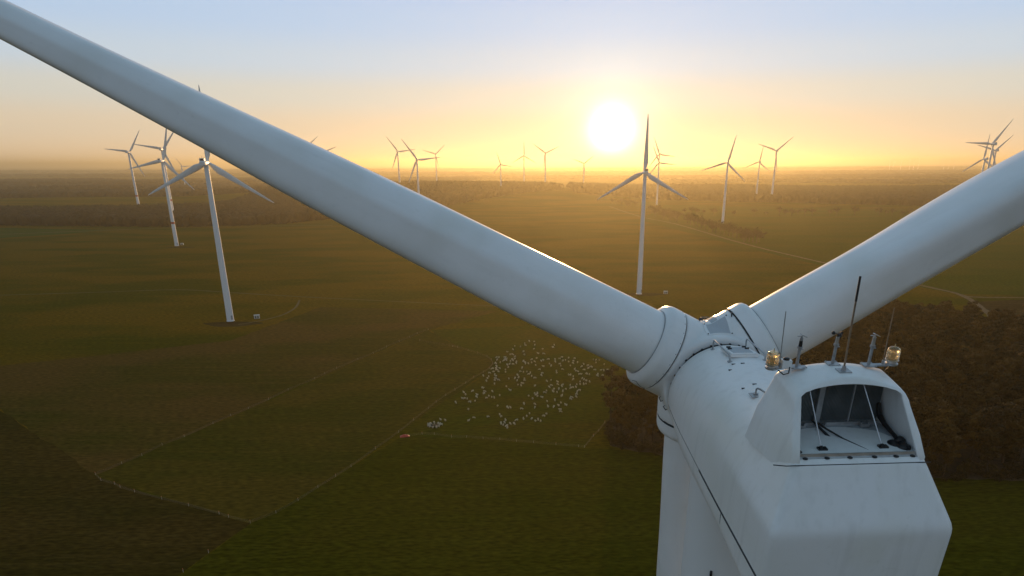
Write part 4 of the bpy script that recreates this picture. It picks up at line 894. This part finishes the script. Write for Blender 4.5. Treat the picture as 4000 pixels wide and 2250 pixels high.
pos = [(1800 + float(a) * .24155, 1350 + float(b) * .24155) for a, b in (t.split(',') for t in SP.split())] + [(1500 + float(a) * .4141, 1250 + float(b) * .4141) for a, b in (t.split(',') for t in SP2.split())]
sr = random.Random(8); first = {}
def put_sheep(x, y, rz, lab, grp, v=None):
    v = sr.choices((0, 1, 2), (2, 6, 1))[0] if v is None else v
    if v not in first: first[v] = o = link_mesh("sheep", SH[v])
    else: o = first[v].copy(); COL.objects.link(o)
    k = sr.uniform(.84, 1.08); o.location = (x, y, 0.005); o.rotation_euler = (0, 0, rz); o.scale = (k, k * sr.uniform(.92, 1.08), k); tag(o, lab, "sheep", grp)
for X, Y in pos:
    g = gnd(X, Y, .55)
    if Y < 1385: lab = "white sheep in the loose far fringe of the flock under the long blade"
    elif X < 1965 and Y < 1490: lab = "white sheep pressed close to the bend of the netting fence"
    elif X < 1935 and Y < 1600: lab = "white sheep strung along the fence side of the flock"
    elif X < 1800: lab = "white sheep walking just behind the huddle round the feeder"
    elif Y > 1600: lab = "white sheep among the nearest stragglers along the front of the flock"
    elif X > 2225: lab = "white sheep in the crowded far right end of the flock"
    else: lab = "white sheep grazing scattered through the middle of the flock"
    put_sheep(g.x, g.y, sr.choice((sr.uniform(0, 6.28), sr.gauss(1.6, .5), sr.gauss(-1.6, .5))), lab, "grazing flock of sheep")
fd = gnd(1697, 1664)
for i in range(11):
    a = i * 2 * math.pi / 11 + sr.uniform(-.1, .1); rr = sr.uniform(2.0, 2.5)
    put_sheep(fd.x + rr * math.cos(a), fd.y + rr * math.sin(a), a + math.pi + sr.uniform(-.25, .25), "white sheep in the tight ring feeding round the dark round feeder", "sheep round the feeder", 1)
f_ = empty("hay_feeder", fd); tag(f_, "dark round metal feeder ringed by sheep", "feeder")
mb = MB()
for z in (.1, .6, 1.0): mb.tube([(1.25 * math.cos(a), 1.25 * math.sin(a), z) for a in np.linspace(0, 2 * math.pi, 25)], .035, 6)
for a in np.linspace(0, 2 * math.pi, 17)[:-1]: mb.tube([(1.25 * math.cos(a), 1.25 * math.sin(a), 0), (1.25 * math.cos(a), 1.25 * math.sin(a), 1.0)], .03, 6)
mb.build("ring_frame", M_DARK, f_)
mb = MB(); mb.lathe([(1.15, 0), (1.1, .35), (.8, .55), (.3, .62), (0, .62)], 20); mb.build("hay", noisy("hay", (0.10, 0.07, 0.03), (0.17, 0.12, 0.05), 5, 0.95), f_)
tg = gnd(1582, 1705); mb = MB(); n = 14; vs = []
for i in range(n + 1):
    for j in range(9):
        u, v = i / n * 2 - 1, j / 8 * 2 - 1; h = .75 * max(0, 1 - (u * .9) ** 2) * max(0, 1 - v * v) * (1 + .5 * mnoise.noise(Vector((u * 3, v * 3, 1)))) + .03 * abs(mnoise.noise(Vector((u * 8, v * 8, 3))))
        vs.append((u * 1.7 + .2 * mnoise.noise(Vector((v * 2, u, 5))), v * .8 * (1 - .3 * u), h + .01))
mb.add(vs, [(i * 9 + j, i * 9 + j + 1, (i + 1) * 9 + j + 1, (i + 1) * 9 + j) for i in range(n) for j in range(8)]); o = mb.build("tarpaulin", noisy("red_tarpaulin", (0.42, 0.035, 0.015), (0.55, 0.06, 0.03), 1.5, 0.5)); o.location = tg; o.rotation_euler = (0, 0, .1)
tag(o, "crumpled red tarpaulin lying at the corner of the sheep fence", "tarpaulin")

# ------------------------------------------------------------------ electric netting fences
M_POST = mat("white_plastic_post", (0.55, 0.48, 0.38), 0.5); M_TIP = mat("orange_post_tip", (0.75, 0.22, 0.07), 0.5); M_NET = mat("pale_netting", (0.26, 0.18, 0.09), 0.8)
mb = MB(); mb.tube([(0, 0, 0), (0, 0, .9)], .035, 6); POSTM = mb.mesh("post", M_POST)
mb = MB(); mb.tube([(0, 0, .86), (0, 0, 1.12)], .06, 6); TIPM = mb.mesh("post_tip", M_TIP)
def fence(P_, lab, tips):
    P_ = [p for p in P_]; e = empty("netting_fence", P_[0]); tag(e, lab, "fence", "electric netting fences")
    mb = MB()
    for a, b in zip(P_, P_[1:]):
        a, b = a - P_[0], b - P_[0]; L = (b - a).length; n = max(2, int(L / 2.5))
        for z in (.15, .4, .65, .9):
            mb.tube([a.lerp(b, k / n) + Vector((0, 0, z - .10 * math.sin(math.pi * k / n) + .012 * (-1) ** k)) for k in range(n + 1)], .011, 3, caps=False)
        m_ = int(L / .35)
        for k in range(1, m_):
            p = a.lerp(b, k / m_); mb.add([p + Vector((0, 0, .1)), p + Vector((.02, 0, .1)), p + Vector((.02, 0, .84)), p + Vector((0, 0, .84))], [(0, 1, 2, 3)])
    mb.build("netting", M_NET, e, smooth=False)
    for i, p in enumerate(P_):
        o = link_mesh("post", POSTM, e, Matrix.Translation(p - P_[0]))
        if tips(i): link_mesh("post_tip", TIPM, o)
k7 = lambda s: [gnd(float(a) * .8628, 1000 + float(b) * .8628) for a, b in (t.split(',') for t in s.split())]
k1 = lambda s: [gnd(1500 + float(a) * .4141, 1250 + float(b) * .4141) for a, b in (t.split(',') for t in s.split())]
fence(k7("433,992 552,942 643,905 735,857 835,820 965,760 1045,725 1125,692 1217,652 1305,608 1425,558 1470,535 1525,510 1620,470 1690,443 1750,413 1808,388 1855,370 1890,352 1940,335"), "long straight netting fence on the far side of the empty paddock", lambda i: i % 4 == 0)
fence(k7("433,992 458,1018 520,1035 545,1050 610,1070 733,1102 855,1133 993,1170 1036,1185 1134,1210"), "short netting fence closing the near left end of the empty paddock", lambda i: True)
fence(k7("1134,1210 1250,1165 1350,1108 1440,1050 1520,1000 1590,955 1700,875 1805,800 1873,745 1940,692 1975,663 2018,633 2060,608 2108,578 2145,553 2188,528 2215,512 2232,490 2225,473 2205,457 2163,442 2120,428 2072,415 2050,410 1900,385"), "long netting fence between the empty paddock and the flock, curling round at its far end", lambda i: i % 2 == 0)
fence(k1("205,1100 360,1080 475,1082 638,1108 780,1110 935,1122 1093,1132 1250,1148 1410,1160 1622,1180 1835,1198 1890,1205 1975,1100 2025,1050 2083,975"), "netting fence along the near edge of the flock's pasture up to the wood", lambda i: i in (1, 3, 9, 12, 14))
for i, (X, Y) in enumerate(((945, 1345), (830, 1432))):
    g = gnd(X * .8628, 1000 + Y * .8628); o = link_mesh("fence_post", POSTM); o.location = g; link_mesh("post_tip", TIPM, o); tag(o, ("single orange-tipped post on the field edge below the paddock corner", "lowest orange-tipped post on the field edge, at the picture's bottom")[i], "post", "single fence posts")

# ------------------------------------------------------------------ transformer kiosks beside the turbines
M_KIOSK = noisy("kiosk_render", (0.50, 0.50, 0.46), (0.6, 0.6, 0.56), 1.2, 0.7); M_KD = mat("kiosk_door", (0.10, 0.13, 0.10), 0.5)
for i, (X, Y, rz, k, lab) in enumerate(((1004, 1243, .35, 1, "pale transformer kiosk beside the big turbine in the left field"), (712, 957, .2, 1, "pale transformer kiosk at the foot of the red-banded turbine"), (2600, 1147, -.1, .9, "pale transformer kiosk right of the turbine by the sun"))):
    if i == 0:
        kio = e = empty("transformer_kiosk")
        mb = MB(); mb.box((0, 0, 1.0), (3.2, 2.4, 2.0)); mb.box((0, 0, .08), (3.4, 2.6, .16)); mb.build("cabinet", M_KIOSK, e, smooth=False)
        mb = MB(); mb.loft([[Vector((x, y, z)) for x, y, z in ((-1.75, -1.35, 2.0), (1.75, -1.35, 2.0), (1.75, 1.35, 2.0), (-1.75, 1.35, 2.0))], [Vector((x, y, 2.15)) for x, y in ((-1.75, -1.35), (1.75, -1.35), (1.75, 1.35), (-1.75, 1.35))], [Vector((x, y, 2.32)) for x, y in ((-1.2, -.2), (1.2, -.2), (1.2, .2), (-1.2, .2))]]); mb.build("roof", M_KIOSK, e, smooth=False)
        for x in (-.7, .7): mb = MB(); mb.box((x, -1.215, 1.0), (1.05, .03, 1.7)); mb.box((x + .35, -1.235, 1.0), (.06, .03, .2)); mb.build("door", M_KD, e, smooth=False)
    else: e = copy_tree(kio)
    e.location = gnd(X, Y); e.rotation_euler = (0, 0, rz); e.scale = (k, k, k); tag(e, lab, "kiosk", "transformer kiosks")

# ------------------------------------------------------------------ the evening haze
mb = MB(); mb.box((0, 0, 99.5), (96000, 96000, 201)); HZ = mb.build("haze", mat("haze_air"), smooth=False); tag(HZ, kind='stuff')
t = HZ.data.materials[0].node_tree; t.nodes.clear(); o = t.nodes.new("ShaderNodeOutputMaterial"); v = t.nodes.new("ShaderNodeVolumePrincipled")
v.inputs["Color"].default_value = (0.65, 0.58, 0.375, 1); v.inputs["Density"].default_value = 0.000118; v.inputs["Anisotropy"].default_value = 0.67
v.inputs["Density Attribute"].default_value = ""; v.inputs["Temperature Attribute"].default_value = ""; v.inputs["Color Attribute"].default_value = ""
t.links.new(v.outputs[0], o.inputs["Volume"])
